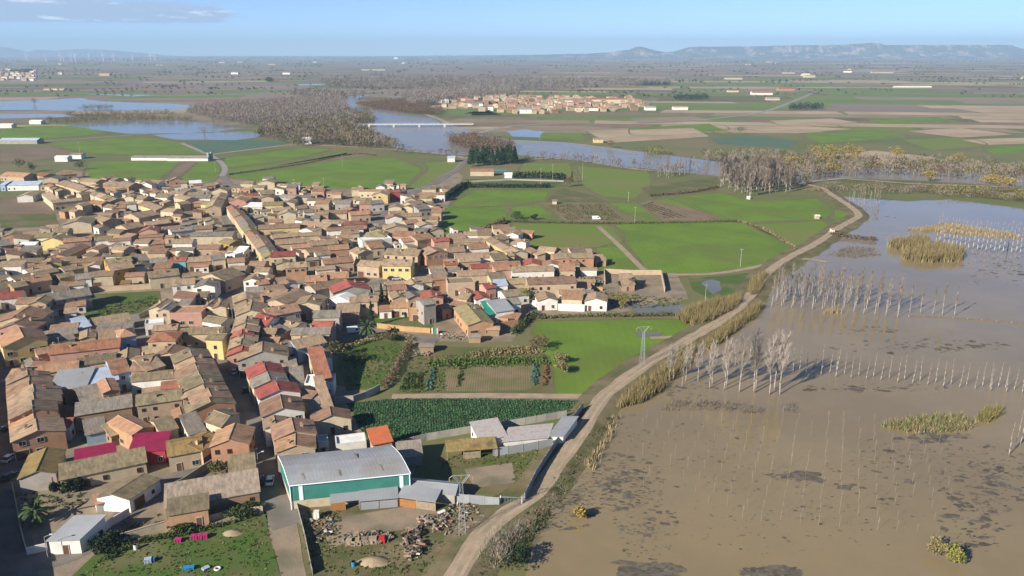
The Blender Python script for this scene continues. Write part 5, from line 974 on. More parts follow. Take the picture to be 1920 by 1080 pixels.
for q in ((282, 301, 72, 10, 2.8, 'g', 'w', 'first of two long white poultry sheds beside the curved field road'), (352, 302, 76, 10, 2.8, 'g', 'w', 'second long white poultry shed, nearer the silos'), (35, 270, 70, 14, 4, 'l', 'g', 'long grey farm shed beyond the ploughed strip'), (10, 240, 24, 12, 4, 'w', 'w', 'white farm shed at the picture edge below the flood'), (66, 233, 22, 12, 4, 'w', 'w', 'small white farm house below the flood pools'), (115, 303, 24, 9, 4, 'w', 'w', 'white farmhouse among the village edge trees'), (142, 298, 22, 9, 4, 'g', 'w', 'second white farmhouse beside the dark trees'), (575, 270, 18, 9, 6, 'w', 'w', 'small white pump house at the wood edge'), (904, 330, 44, 9, 4, 'o', 'c', 'cream changing rooms of the sports ground'), (953, 334, 14, 7, 3, 'w', 'w', 'tiny white hut beside the sports field'), (846, 304, 14, 9, 4, 'l', 'w', 'small pale hut beside the road to the river'), (1122, 268, 18, 9, 4, 'g', 'y', 'tiny yellow hut on the far river bank'), (1430, 178, 38, 22, 5, 'd', 'w', 'white farm shed with dark red roof on the far plain'), (1475, 170, 30, 22, 5, 'd', 'k', 'brick red farm shed beside the white one'), (1450, 188, 24, 14, 4, 'g', 'c', 'pale sheds before the red roofed ones'), (1375, 173, 20, 14, 4, 'g', 'c', 'scatter of pale barns near the red roofs'), (1220, 207, 20, 16, 5, 's', 'w', 'white barn with a dark door beyond the far village'), (1276, 206, 28, 12, 4.5, 'o', 'w', 'white farm with tiled roof on the plain'), (1376, 149, 32, 16, 5, 'g', 'c', 'long pale shed far out on the plain'), (1712, 165, 70, 12, 3.5, 'w', 'c', 'very long cream sheds on the far plain'), (1655, 137, 40, 20, 5, 'g', 'c', 'pale sheds near the foot of the mesa'), (1480, 138, 22, 20, 5, 'g', 'c', 'smaller pale sheds near the foot of the mesa'), (88, 169, 13, 14, 4, 'g', 'c', 'first of three pale barns on the far plain'), (102, 169, 11, 14, 4, 'g', 'c', 'second of three pale barns on the far plain'), (116, 169, 11, 14, 4, 'g', 'c', 'third of three pale barns on the far plain'), (700, 132, 44, 20, 5, 'g', 'c', 'long row of pale factory sheds far away'), (742, 111, 8, 60, 24, 'w', 'w', 'white silo block on the horizon'), (1533, 411, 7, 3, 2.0, 'w', 'c', 'small white hut in the crop before the track bend'), (1562, 438, 6, 3, 2.4, 'o', 'w', 'small white hut beside the track'), (1404, 374, 5, 2.5, 1.8, 'w', 'w', 'white pump box at the foot of the poplar grove'), (1040, 383, 8, 4, 2.2, 'g', 'c', 'white shack at the corner of the allotments'), (800, 662, 26, 4, 2.3, 'g', 'a', 'dark garden hut beside the brown hedge'), (890, 643, 22, 4, 2.2, 'g', 'a', 'grey roofed garden hut above the vegetable plots'), (925, 630, 22, 4, 2.4, 't', 'a', 'tan garden hut in the brown plot')): farm(*q)
MB_ = None
def silo(px, py, label):
    p = flat((px, py)); t = thing('silo', label, 'silo', (p.x, p.y, 0), 0, 'feed silos'); MB().bar((0, 0, 1.5), (0, 0, 7), 1.5, 1.5, 12).build('tank', 'galv', t); MB().bar((0, 0, 7), (0, 0, 8), 1.5, .2, 12).build('cap', 'galv', t)
    for a in range(4): MB().bar((1.2 * math.cos(a * 1.57), 1.2 * math.sin(a * 1.57), 0), (1.2 * math.cos(a * 1.57), 1.2 * math.sin(a * 1.57), 2), .1).build('leg', 'galv', t)
silo(392, 301, 'near feed silo at the end of the poultry sheds'); silo(397, 300, 'farther feed silo at the end of the poultry sheds')
sheet('pool', [(905, 318), (950, 318), (952, 322), (905, 322)], .2, 'pool')
def far_village():
    P = wpts([(822, 190), (880, 182), (980, 182), (1080, 184), (1180, 186), (1215, 196), (1200, 207), (1110, 210), (1000, 214), (930, 212), (860, 206), (825, 204)]); occ = []; roots = []; n = 0
    xs = [p.x for p in P]; ys = [p.y for p in P]
    for k in range(2600):
        x, y = random.uniform(min(xs), max(xs)), random.uniform(min(ys), max(ys))
        if not inpoly(x, y, P) or any(abs(x - a) < 9.5 and abs(y - b) < 10.5 for a, b in occ): continue
        occ.append((x, y)); an = random.choice((.15, .25, -.1, 1.6)) + random.uniform(-.1, .1); l1, l2 = random.uniform(8, 15), random.uniform(7, 10)
        e1 = Vector((math.cos(an), math.sin(an), 0)) * l1; e2 = Vector((-math.sin(an), math.cos(an), 0)) * l2
        house(Vector((x, y, 0)) - (e1 + e2) / 2, e1, e2, random.uniform(4.5, 7.5), random.choice('hhv'), random.choice('ttttooobdm'), random.choice('ccctwttpta'), maxov=1.1, near=False, chim=0, wins=1)
        h = HOUSES.pop(); roots.append(h['o'])
        if len(roots) > 210: break
    join_things('far_village_houses', roots, 'crowded tan and white houses of the village across the river')
far_village()
for q in ((888, 200, 34, 14, 6, 'g', 'w', 'dark roofed white hall at the river end of the far village'), (985, 213, 26, 14, 7, 's', 'w', 'bluish white hall at the edge of the far village'), (1140, 194, 70, 18, 8, 'd', 'c', 'long red roofed factory with pale bays behind the far village'), (1100, 208, 44, 12, 5, 'd', 'w', 'red roofed low sheds before the far village factory')): farm(*q, wins=3)
# scattered buildings of the far plain
def far_sites():
    roots = []
    for k in range(26):
        py = random.uniform(110, 150); px = random.uniform(-60, 1980)
        if py > 135 and random.random() < .5: continue
        p = flat((px, py)); l = random.uniform(10, 40) * (1 + p.y / 12000); e1 = Vector((l, random.uniform(-.2, .2) * l, 0)); e2 = Vector((-e1.y, e1.x, 0)).normalized() * random.uniform(12, 25)
        house(p, e1, e2, random.uniform(4, 7) * (1 + p.y / 20000), 'h', random.choice('gtotwg'), random.choice('cctw'), maxov=1.1, near=False, chim=0, nowin=True); roots.append(HOUSES.pop()['o'])
    for k in range(60):
        px, py = random.uniform(-20, 62), random.uniform(131, 152); p = flat((px, py)); e1 = Vector((random.uniform(12, 22), 2, 0)); house(p, e1, Vector((-1, 14, 0)), random.uniform(6, 9), 'h', random.choice('tto'), random.choice('wct'), maxov=1.1, near=False, chim=0, nowin=True); roots.append(HOUSES.pop()['o'])
    join_things('distant_buildings', roots, 'tiny pale farms and villages scattered over the far plain')
far_sites()
def turbine(px, k, label):
    p = flat((px, 115)); t = thing('wind_turbine', label, 'wind turbine', (p.x, p.y, 0), random.uniform(-.5, .5), 'wind turbines on the plain'); h = 78
    MB().bar((0, 0, 0), (0, 0, h), 4, 2.4, 8).build('tower', 'wall_white', t); MB().box(-2.5, -5, h - 2, 2.5, 5, h + 3).build('nacelle', 'wall_white', t)
    a0 = random.uniform(0, 2)
    for i in range(3):
        a = a0 + i * 2.094; c, s = math.cos(a), math.sin(a); v = []
        for r, wd in ((2, 2.4), (38, .8)): v += [(c * r - s * wd, -6 + q, h + s * r + c * wd) for q in (0, .8)] + [(c * r + s * wd, -6 + q, h + s * r - c * wd) for q in (0, .8)]
        MB().add([v[0], v[2], v[3], v[1], v[4], v[6], v[7], v[5]], BOXF).build('blade', 'wall_white', t)
for i, x in enumerate((51, 87, 114, 120, 134, 142, 168, 194, 214, 249, 283, 291)): turbine(x, i, '%swind turbine counted from the picture edge, on the hazy plain' % (ORD[i] or 'first '))
# ------------------------------------------------------------------ vegetation
def rdir(n): d = NP.normal(size=(n, 3)); return d / np.linalg.norm(d, axis=1)[:, None]
def leaves(C, rad, per, size, shell=.45):
    """triangles of leaf-clump size filling an ellipsoid round each centre"""
    n = len(C); C = np.repeat(C, per, 0); rad = np.repeat(rad, per, 0); size = np.repeat(size, per) if np.ndim(size) else size
    d = rdir(n * per); r = (shell + (1 - shell) * NP.rand(n * per)) ** .6 * (0.8 + .3 * NP.rand(n * per)); c = C + d * rad * r[:, None]
    a = rdir(n * per); b = np.cross(a, rdir(n * per)); b /= np.linalg.norm(b, axis=1)[:, None] + 1e-9; s = (np.asarray(size) * (.6 + .8 * NP.rand(n * per)))[:, None]
    v = np.stack([c + a * s, c - a * s * .5 + b * s * .87, c - a * s * .5 - b * s * .87], 1).reshape(-1, 3); return v
def twigs(B, H, rad, per, wd, up=1.2, z0=.3):
    """slender upward triangles: bare branches. B base points, H heights, rad spread"""
    n = len(B); B = np.repeat(B, per, 0); H = np.repeat(H, per); rad = np.repeat(rad, per); k = NP.rand(n * per); z = H * (z0 + (1 - z0) * k ** .8) * .9
    ang = NP.rand(n * per) * 6.283; rr = rad * np.sin(np.pi * np.clip((z / H - z0) / (1 - z0) * .85 + .15, 0, 1)) * NP.rand(n * per) ** .5
    p = B + np.stack([np.cos(ang) * rr, np.sin(ang) * rr, z], 1); d = np.stack([np.cos(ang) * .5, np.sin(ang) * .5, np.full(n * per, up)], 1) + NP.normal(size=(n * per, 3)) * .3
    d /= np.linalg.norm(d, axis=1)[:, None]; L_ = (H * .16 * (.6 + NP.rand(n * per)))[:, None]; q = np.cross(d, rdir(n * per)); q /= np.linalg.norm(q, axis=1)[:, None] + 1e-9; w_ = np.asarray(wd)
    w_ = (np.repeat(w_, per) if w_.ndim else np.full(n * per, wd))[:, None]
    return np.stack([p - q * w_, p + q * w_, p + d * L_], 1).reshape(-1, 3)
def stems(B, H, r):
    n = len(B); vs = []
    for a in (0, 1.57):
        o = np.array([math.cos(a), math.sin(a), 0]); top = B + np.stack([np.zeros(n), np.zeros(n), H * .85], 1); rr = np.asarray(r); rr = rr[:, None] if rr.ndim else rr
        vs.append(np.stack([B - o * rr, B + o * rr, top], 1).reshape(-1, 3))
    return np.concatenate(vs)
def pack(name, layers, label=None, kind='stuff'):
    v = np.concatenate([a for a, m in layers]); mats = [m for a, m in layers]; fm = np.concatenate([np.full(len(a) // 3, i) for i, (a, m) in enumerate(layers)]); tri = np.arange(len(v)).reshape(-1, 3)
    me = npmesh(name, v, tri, mats, fm)
    if kind is None: return me
    o = ob(name, me); o['kind'] = kind
    if label: o['label'] = label
    return o
def pts3(P, z=0.0): return np.array([(a, b, z) for a, b in P]) if len(P) else np.zeros((0, 3))
# --- single trees, shared meshes
def bare_meshes(seed, h, spread, nb, up, tw, name, tm_='twig', wob=.012, tww=.035):
    random.seed(seed); t = MB(); segs = 5; P = [Vector((0, 0, 0))]
    for i in range(segs): P.append(P[-1] + Vector((random.uniform(-wob, wob) * h, random.uniform(-wob, wob) * h, h * .9 / segs)))
    r0 = h * .0135
    for i in range(segs): t.bar(P[i], P[i + 1], r0 * (1 - i / segs * .85), r0 * (1 - (i + 1) / segs * .85), 6)
    tm = mesh(name + '_trunk', t.v, t.f, 'bark_pale', smooth=True); c = MB()
    def on(z): k = min(segs - 1, int(z / (h * .9) * segs)); f_ = z / (h * .9) * segs - k; return P[k].lerp(P[k + 1], f_)
    tips = []
    for i in range(nb):
        z = h * random.uniform(.25, .85); a = random.uniform(0, 6.28); o = on(z); ln = spread * random.uniform(.6, 1.1) * (1.15 - z / h * .7); d = Vector((math.cos(a), math.sin(a), up * random.uniform(.8, 1.3))).normalized()
        e = o + d * ln; r = r0 * .38 * (1.1 - z / h); mid = o.lerp(e, .5) + Vector((0, 0, ln * .06)); c.bar(o, mid, r, r * .7, 3); c.bar(mid, e, r * .7, .015, 3)
        for k in range(tw):
            f_ = random.uniform(.25, 1); s = o.lerp(e, f_); d2 = (d + Vector((random.uniform(-1, 1), random.uniform(-1, 1), random.uniform(.1, 1.2)))).normalized(); l2 = ln * random.uniform(.2, .5); q = d2.orthogonal().normalized() * tww
            k0 = len(c.v); c.v += [tuple(s - q), tuple(s + q), tuple(s + d2 * l2)]; c.f.append((k0, k0 + 1, k0 + 2)); c.m.append(1)
    return tm, mesh(name + '_crown', c.v, c.f, ['bark_pale', tm_], c.m)
BT = [bare_meshes(30 + i, 16, 5.2, 28, 2.2, 36, 'bare_tree', 'twig_pale', .018, .03) for i in range(4)]; PT = [bare_meshes(50 + i, 14, 2.8, 26, 3.0, 22, 'poplar', 'twig') for i in range(4)]; ST = [bare_meshes(70 + i, 10, 1.2, 10, 3.5, 4, 'slim_poplar') for i in range(3)]
GT = [bare_meshes(90 + i, 14, 3.2, 40, 2.6, 40, 'grove_poplar', 'twig', .012, .035) for i in range(3)]
random.seed(11)
def sap_mesh(s):
    m = MB(); x = random.uniform(-.15, .15); m.bar((0, 0, -.2), (x * .4, 0, 2.8), .036, .03, 5).bar((x * .4, 0, 2.8), (x, .1, 5.0), .03, .008, 5)
    for i in range(6): z = random.uniform(2.8, 4.8); a = random.uniform(0, 6.3); m.bar((x * .5, 0, z), (x * .5 + .4 * math.cos(a), .4 * math.sin(a), z + .9), .02, .008, 3)
    return mesh('sapling', m.v, m.f, 'twig_pale')
SAP = [sap_mesh(i) for i in range(4)]
def tree(x, y, ms, sc, label, group, name='poplar_tree', z=0.0, cat='tree', sxy=None):
    t = thing(name, label, cat, (x, y, z), random.uniform(0, 6.28), group); a, b = random.choice(ms); s = sc * random.uniform(.9, 1.1); k = (s * (sxy or 1), s * (sxy or 1), s)
    ob('trunk', a, t, sc=k); ob('crown', b, t, sc=k); return t
def ZA(x, y): return 1200 + x / 2.667, 560 + y / 2.667
for i, (x, y, h) in enumerate(((145, 415, 12), (165, 410, 12), (210, 440, 10), (228, 415, 11), (290, 418, 13.5), (348, 450, 13), (362, 430, 13), (420, 458, 15), (432, 435, 14), (497, 468, 16.5), (570, 472, 18), (580, 450, 17), (648, 480, 20), (672, 455, 19), (700, 480, 18), (310, 330, 9), (380, 325, 9), (475, 340, 10), (545, 340, 10), (250, 350, 9))):
    p = flat(ZA(x, y)); tree(p.x, p.y, BT, h / 15, 'tall bare tree standing in the flood water, %s of the clump from the track' % (ORD[i].strip() or 'first') if i < 15 else 'small bare tree behind the big flooded clump by the track', 'bare trees in the flood', 'bare_tree', sxy=.85)
for row in (((830, 378), (905, 385), (978, 393), (1055, 400), (1130, 405), (1203, 410), (1287, 420), (1362, 425), (1437, 432), (1515, 442), (1597, 447), (1675, 455), (1753, 462), (1832, 468), (1912, 474)), ((765, 370), (798, 355), (875, 370), (912, 350), (948, 372), (985, 360), (1022, 380), (1092, 387), (1168, 393), (1245, 400), (1322, 408), (1400, 413), (1477, 420), (1555, 430), (1632, 437), (1712, 440), (1748, 450), (1790, 445), (1827, 452), (1870, 458))):
    for i, (x, y) in enumerate(row): p = flat(ZA(x, y)); tree(p.x, p.y, ST, .92, '%s slim poplar from the track end, %s line of the long double row' % (ORD[i].strip() or 'first', 'near' if len(row) == 15 else 'far'), 'poplars of the long double row', 'slim_poplar', sxy=1.15)
def ZB(x, y): return 1320 + x / 3.2, 360 + y / 3.2
stp = (flat(ZB(640, 610)) - flat(ZB(580, 700))) / 5
for i, (x, y) in enumerate(((400, 690), (460, 690), (520, 695), (580, 700), (645, 705), (705, 710), (770, 712), (835, 712), (895, 725), (962, 735), (1025, 740), (1092, 745), (1157, 752), (1233, 728), (1300, 730), (1367, 738), (1434, 742), (1500, 745))):
    p = flat(ZB(x, y))
    for k in range(6 if i < 9 else 5 if i < 11 else 4 if i < 13 else 1):
        q = p + stp * k + Vector((random.uniform(-.3, .3), random.uniform(-.3, .3), 0)); tree(q.x, q.y, PT, 1.0, '%s poplar back in the %s column from the track, flooded plantation block' % (ORD[k].strip() or 'first', ORD[i].strip() or 'first'), 'poplars of the flooded block', sxy=.8)
for row in (((1390, 305), (1438, 315), (1487, 325), (1535, 330), (1585, 345), (1640, 350), (1690, 355), (1740, 360), (1792, 365), (1843, 368), (1897, 372)), ((1412, 300), (1465, 318), (1515, 322), (1565, 330), (1615, 338), (1665, 345), (1715, 345), (1770, 350), (1820, 352), (1870, 360))):
    for i, (x, y) in enumerate(row): p = flat(ZB(x, y)); tree(p.x, p.y, ST, 1.7, '%s poplar from the reed island, %s line of its row' % (ORD[i].strip() or 'first', 'near' if len(row) == 11 else 'far'), 'poplars by the reed island', sxy=1.25)
def grove(poly, sp, h, label, group, ms=PT, cap=200, sxy=.9):
    for i, (x, y) in enumerate(scatter(poly, spacing=sp)[:cap]): tree(x, y, ms, h / 14, label, group, sxy=sxy)
grove([(1350, 352), (1400, 370), (1490, 360), (1488, 340), (1420, 326), (1352, 328)], 7.0, 18, 'tall pale poplar in the dense grove between the crop fields', 'poplars of the dense grove', cap=150, sxy=1.25, ms=GT)
grove([(1228, 336), (1262, 334), (1310, 322), (1290, 318), (1232, 326)], 6, 13, 'slender poplar in the small grove by the river road', 'poplars of the small river grove', cap=40, sxy=1.1)
grove([(1590, 388), (1640, 394), (1662, 378), (1600, 366)], 7, 12, 'thin poplar standing in water at the track bend', 'poplars at the track bend', cap=45)
a0, ax = flat((1428, 978)), (flat((1758, 1003)) - flat((1428, 978))) / 9; ay = (flat((1465, 800)) - flat((1428, 978))) / 9; reg = wpts([(1190, 780), (1560, 785), (1720, 800), (1800, 830), (1770, 1010), (1640, 1002), (1420, 990), (1290, 940), (1130, 900)])
for i in range(-9, 11):
    for k in range(0, 11):
        q = a0 + ax * i + ay * k + Vector((random.uniform(-.25, .25), random.uniform(-.3, .3), 0))
        if not inpoly(q.x, q.y, reg) or random.random() < .12: continue
        tag(ob('sapling', random.choice(SAP), None, (q.x, q.y, 0), random.uniform(0, 6), random.uniform(.4, .7)), 'thin pale sapling in the drowned plantation rows on the brown water', 'sapling', 'saplings in the flood')
for i, (x, y) in enumerate(((1770, 265), (1815, 220), (1845, 190))): p = flat((1400 + x / 3.6, 780 + y / 3.6)); tree(p.x, p.y, ST, 1.1 + .15 * i, '%s slender bare poplar at the picture edge above the debris' % ('shortest', 'middle', 'tallest')[i], 'poplars at the picture edge', 'slim_poplar')
# --- leafy things
def leafy(name, label, cat, px, py, h, rad, mat, per=700, size=.26, trunk=True, shape=(1, 1, 1), group=None, z=0):
    p = flat((px, py)); t = thing(name, label, cat, (p.x, p.y, z), random.uniform(0, 6), group)
    blobs = [(0, 0, h * .62)] + [(random.uniform(-.5, .5) * rad, random.uniform(-.5, .5) * rad, h * random.uniform(.35, .8)) for _ in range(5)]
    C = np.array(blobs); rr = np.array([[rad * .62 * shape[0], rad * .62 * shape[1], h * .3 * shape[2]]] * len(blobs)) * NP.uniform(.7, 1.05, (len(blobs), 1))
    ob('crown' if trunk else 'foliage', pack(name, [(leaves(C, rr, per // len(blobs), size), mat)], kind=None), t)
    if trunk: MB().bar((0, 0, 0), (0, 0, h * .6), h * .03, h * .015, 6).build('trunk', 'bark', t)
    return t
for q in (('leafy_tree', 'dark round tree among the farmhouses at the village edge', 'tree', 36, 315, 11, 6, 'leaf_dark'), ('leafy_tree', 'second dark tree beside the farmhouses', 'tree', 60, 322, 9, 5, 'leaf_dark'), ('leafy_tree', 'dark tree right of the village edge farm', 'tree', 150, 318, 9, 6, 'leaf_dark'), ('leafy_tree', 'lone round tree on the far bank fields', 'tree', 1388, 254, 13, 8, 'leaf'), ('leafy_tree', 'dark round bush by the crop corner', 'bush', 970, 412, 6, 4.5, 'leaf_dark'), ('leafy_tree', 'small round bush beside the bigger crop corner one', 'bush', 1003, 412, 4, 2.8, 'leaf_dark'), ('leafy_tree', 'yellowish tree in the lane beside the tan block', 'tree', 983, 568, 7, 4.5, 'leaf_yellowgreen'), ('leafy_tree', 'rust coloured bush casting a shadow on the crop', 'bush', 1012, 655, 5, 4, 'twig_brown'), ('leafy_tree', 'olive green tree at the corner of the garden', 'tree', 622, 672, 6, 4.5, 'leaf_olive'), ('leafy_tree', 'pale green shrub in the upper garden', 'bush', 668, 676, 3, 4.5, 'leaf'), ('leafy_tree', 'straw coloured bush at the edge of the plot', 'bush', 1048, 682, 4.5, 3, 'weed_dry'), ('leafy_tree', 'second straw coloured bush at the edge of the plot', 'bush', 1056, 700, 4, 3, 'weed_dry'), ('leafy_tree', 'dark shrub by the yellow wall in the near yard', 'bush', 135, 922, 3.5, 2.2, 'leaf_dark'), ('leafy_tree', 'second dark shrub before the long cream house', 'bush', 147, 918, 3.8, 2, 'leaf_dark'), ('leafy_tree', 'slim dark shrub before the grey house', 'bush', 101, 927, 3.2, 1.6, 'leaf_dark'), ('leafy_tree', 'leafy bush behind the concrete lane wall', 'bush', 412, 892, 4, 3.2, 'leaf_olive'), ('leafy_tree', 'dark brush at the foot of the lane corner', 'bush', 195, 1030, 3.4, 3.8, 'leaf_dark'), ('leafy_tree', 'second brush below the boundary wall', 'bush', 225, 1015, 2.6, 3.5, 'leaf_dark'), ('leafy_tree', 'green bush against the broken tan wall', 'bush', 448, 968, 2.6, 3.6, 'leaf'), ('leafy_tree', 'green bush left of the access road corner', 'bush', 468, 958, 2.4, 3, 'leaf'), ('leafy_tree', 'low green bush under the boundary wall', 'bush', 345, 995, 2, 3.5, 'leaf'), ('leafy_tree', 'dense dark bush at the near water edge', 'bush', 965, 1062, 4.5, 5, 'leaf_dark'), ('leafy_tree', 'yellow willow bush alone in the near water', 'bush', 1089, 972, 3, 2, 'leaf_yellow'), ('leafy_tree', 'dark shrub in the overgrown walled plot', 'bush', 1172, 540, 5, 4.5, 'leaf_dark'), ('leafy_tree', 'second dark shrub in the overgrown walled plot', 'bush', 1188, 543, 5, 4, 'leaf_dark'), ('leafy_tree', 'yellowing tree by the walled plot', 'tree', 1166, 575, 6, 3.5, 'leaf_yellowgreen'), ('leafy_tree', 'tree at the sports field hedge end', 'tree', 1068, 350, 8, 6, 'twig_brown'), ('leafy_tree', 'olive bush in the dirt lane by the palm', 'bush', 735, 640, 3.5, 4, 'leaf_olive'), ('leafy_tree', 'bright willow at the wood edge by the flood', 'tree', 384, 256, 15, 9, 'weed_dry'), ('leafy_tree', 'grey green willow by the far plantation', 'tree', 400, 232, 14, 11, 'leaf_olive'), ('leafy_tree', 'dark clump on the sky lit flood', 'tree', 65, 197, 16, 9, 'leaf_dark'), ('leafy_tree', 'orange tree on the far bank beside the yellow hut', 'tree', 1143, 278, 10, 7, 'leaf_rust'), ('leafy_tree', 'tall green reeds clump at the bottom of the flood', 'reeds', 1790, 1060, 5, 2.4, 'leaf_yellowgreen'), ('leafy_tree', 'brownish clump beside the tall green one', 'reeds', 1758, 1042, 4, 2.0, 'weed_dry')):
    leafy(*q) if q[2] == 'tree' else leafy(*q, trunk=False).__setattr__('name', 'bush')
for i, (px, py, h, r) in enumerate(((1535, 300, 15, 9), (1556, 298, 17, 10), (1578, 300, 16, 9), (1600, 300, 13, 9), (1545, 308, 12, 9), (1590, 308, 11, 8), (1680, 300, 13, 8), (1790, 310, 11, 7), (1484, 318, 12, 6), (1563, 330, 11, 6), (1745, 340, 9, 6), (1860, 345, 8, 8), (1890, 350, 8, 8))): leafy('yellow_tree', '%s golden leaved tree from the grove side along the flooded wood' % (ORD[i] or 'first '), 'tree', px, py, h * 1.05, r * 1.35, 'leaf_yellow', 620, .5, group='golden trees by the river')
for i, (px, py) in enumerate(scatter([(880, 314), (966, 308), (966, 300), (880, 304)], 34)):
    t = thing('conifer_tree', 'dark green conifer in the grove beside the sports ground', 'tree', (px, py, 0), random.uniform(0, 6), 'conifers of the grove'); h = random.uniform(13, 17)
    C = np.array([[0, 0, h * k] for k in (.25, .4, .55, .7, .85)]); rr = np.array([[4.6 * (1.12 - k), 4.6 * (1.12 - k), h * .13] for k in (.25, .4, .55, .7, .85)]); ob('crown', pack('conifer', [(leaves(C, rr, 90, .55), 'needle')], kind=None), t); MB().bar((0, 0, 0), (0, 0, h * .9), .22, .05, 5).build('trunk', 'bark', t)
def cypress(px, py, h, label):
    p = flat((px, py)); t = thing('cypress_tree', label, 'tree', (p.x, p.y, 0)); C = np.array([[0, 0, h * k] for k in (.15, .35, .55, .75, .9)]); rr = np.array([[h * .2 * (1.05 - k), h * .2 * (1.05 - k), h * .13] for k in (.15, .35, .55, .75, .9)]); ob('crown', pack('cypress', [(leaves(C, rr, 110, .28), 'leaf_dark')], kind=None), t); MB().bar((0, 0, 0), (0, 0, h * .8), .2, .05, 5).build('trunk', 'bark', t)
cypress(697, 612, 10, 'dark conical cypress beside the palm'); cypress(716, 566, 8, 'dark cypress between the gable houses in the middle'); cypress(726, 562, 6, 'smaller cypress beside the dark one'); cypress(1072, 342, 9, 'dark spiky tree at the sports field corner')
def palm(px, py, h, fr, label):
    p = flat((px, py)); t = thing('palm_tree', label, 'palm', (p.x, p.y, 0)); MB().bar((0, 0, 0), (.1, 0, h), .35, .28, 8).build('trunk', 'bark', t); v = []; f = []
    for i in range(46):
        a = random.uniform(0, 6.283); e = random.uniform(-.5, 1.3); ln = fr * random.uniform(.8, 1.1); d = Vector((math.cos(a) * math.cos(e), math.sin(a) * math.cos(e), math.sin(e))); s = Vector((-math.sin(a), math.cos(a), 0)); q = Vector((.1, 0, h))
        for k in range(5):
            n_ = q + d * ln / 5; d = (d + Vector((0, 0, -.28))).normalized(); w_ = .32 * math.sin((k + .6) / 5 * 2.6) + .05
            i0 = len(v); v += [tuple(q - s * w_ - Vector((0, 0, .12))), tuple(q), tuple(n_), tuple(n_ - s * w_ - Vector((0, 0, .12))), tuple(q + s * w_ - Vector((0, 0, .12))), tuple(n_ + s * w_ - Vector((0, 0, .12)))]; f += [(i0, i0 + 1, i0 + 2, i0 + 3), (i0 + 1, i0 + 4, i0 + 5, i0 + 2)]; q = n_
    ob('fronds', mesh('fronds', v, f, 'palm'), t)
palm(690, 634, 4.2, 4.2, 'large palm tree beside the white van'); palm(68, 980, 3.0, 3.6, 'palm tree in the shady garden by the edge street'); palm(738, 622, .5, 1.6, 'low palm at the foot of the orange garden wall')
def hedge(label, pts, w_, h, mat, size=.35, dens=26):
    P = smooth_line(wpts(pts), 1.2); C = np.array([[p.x, p.y, h * .5] for p in P]); o = pack('hedge', [(leaves(C, np.array([[w_ * .6, w_ * .6, h * .55]] * len(P)), dens, size, .2), mat)], kind='thing'); del o['kind']; tag(o, label, 'hedge')
hedge('long clipped dark hedge along the sports field', [(868, 352), (950, 352), (1030, 352)], 3, 3.5, 'leaf_dark', .6); hedge('dark hedge beside the brown roofs at the crop corner', [(838, 372), (862, 355), (880, 350)], 4, 4.5, 'leaf_dark', .7, 34); hedge('tall dark hedge right of the conifer grove', [(965, 335), (1010, 334), (1058, 338)], 4, 6, 'leaf_dark', .7, 34)
hedge('brown leafless hedge beside the garden', [(768, 648), (752, 676), (738, 704), (722, 728)], 2.2, 2.6, 'twig_brown', .3, 40); hedge('scrubby hedge between the crop fields', [(945, 416), (1060, 419), (1140, 420), (1240, 419), (1380, 416)], 1.5, 1.6, 'leaf_olive', .4, 14); hedge('dark bank scrub from the houses to the crop', [(905, 436), (925, 428), (945, 418)], 3, 4, 'twig_brown', .5, 24); hedge('hedge along the far field dike', [(430, 328), (560, 309), (660, 290), (705, 292)], 1.2, 1.3, 'leaf_olive', .5, 8); hedge('brown scrub below the poplar grove', [(1220, 368), (1290, 362), (1345, 352)], 2, 2, 'twig_brown', .5, 14); hedge('brown dike scrub between the right hand crops', [(1385, 416), (1440, 435), (1492, 468)], 2, 1.5, 'weed_dry', .4, 14); hedge('scrub along the shore beyond the track bend', [(1560, 442), (1600, 448), (1640, 452)], 4, 2.5, 'twig_brown', .5, 30); hedge('green bush line above the meadow pool', [(1010, 598), (1100, 594), (1170, 594), (1260, 592)], 2, 1.6, 'leaf_olive', .4, 18); hedge('overgrown bank beside the kitchen garden huts', [(962, 628), (985, 606), (1005, 592)], 3, 2.5, 'leaf', .4, 30)
hedge('dry brush along the far side of the garden', [(640, 660), (680, 645), (740, 632), (770, 640)], 2.5, 2.2, 'weed_dry', .3, 30); hedge('scrub on the near bank of the access road', [(200, 1050), (260, 1020), (330, 1005), (420, 985), (480, 965)], 1.8, 1.2, 'leaf', .3, 26)
# --- reeds, weeds, crops
def reeds(name, label, polys, dens, h, mats, lean=.25, wd=.10):
    lay = []
    for poly in polys:
        P = wpts(poly); ar = abs(sum(P[i].x * P[(i + 1) % len(P)].y - P[(i + 1) % len(P)].x * P[i].y for i in range(len(P)))) / 2; B = pts3(scatter(poly, int(ar * dens))); n = len(B); per = 7
        Bc = np.repeat(B, per, 0) + NP.normal(size=(n * per, 3)) * [.35, .35, 0]; H = np.repeat(h * (.55 + .55 * NP.rand(n)), per) * (.7 + .4 * NP.rand(n * per)); d = NP.normal(size=(n * per, 3)) * lean; d[:, 2] = 1; q = rdir(n * per); q[:, 2] = 0; q /= np.linalg.norm(q, axis=1)[:, None] + 1e-6
        v = np.stack([Bc - q * wd, Bc + q * wd, Bc + d * H[:, None]], 1).reshape(-1, 3)
        for i, m in enumerate(mats): 
            sel = (np.arange(n * per) % len(mats)) == i; lay.append((v.reshape(-1, 3, 3)[sel].reshape(-1, 3), m))
    pack(name, lay, label)
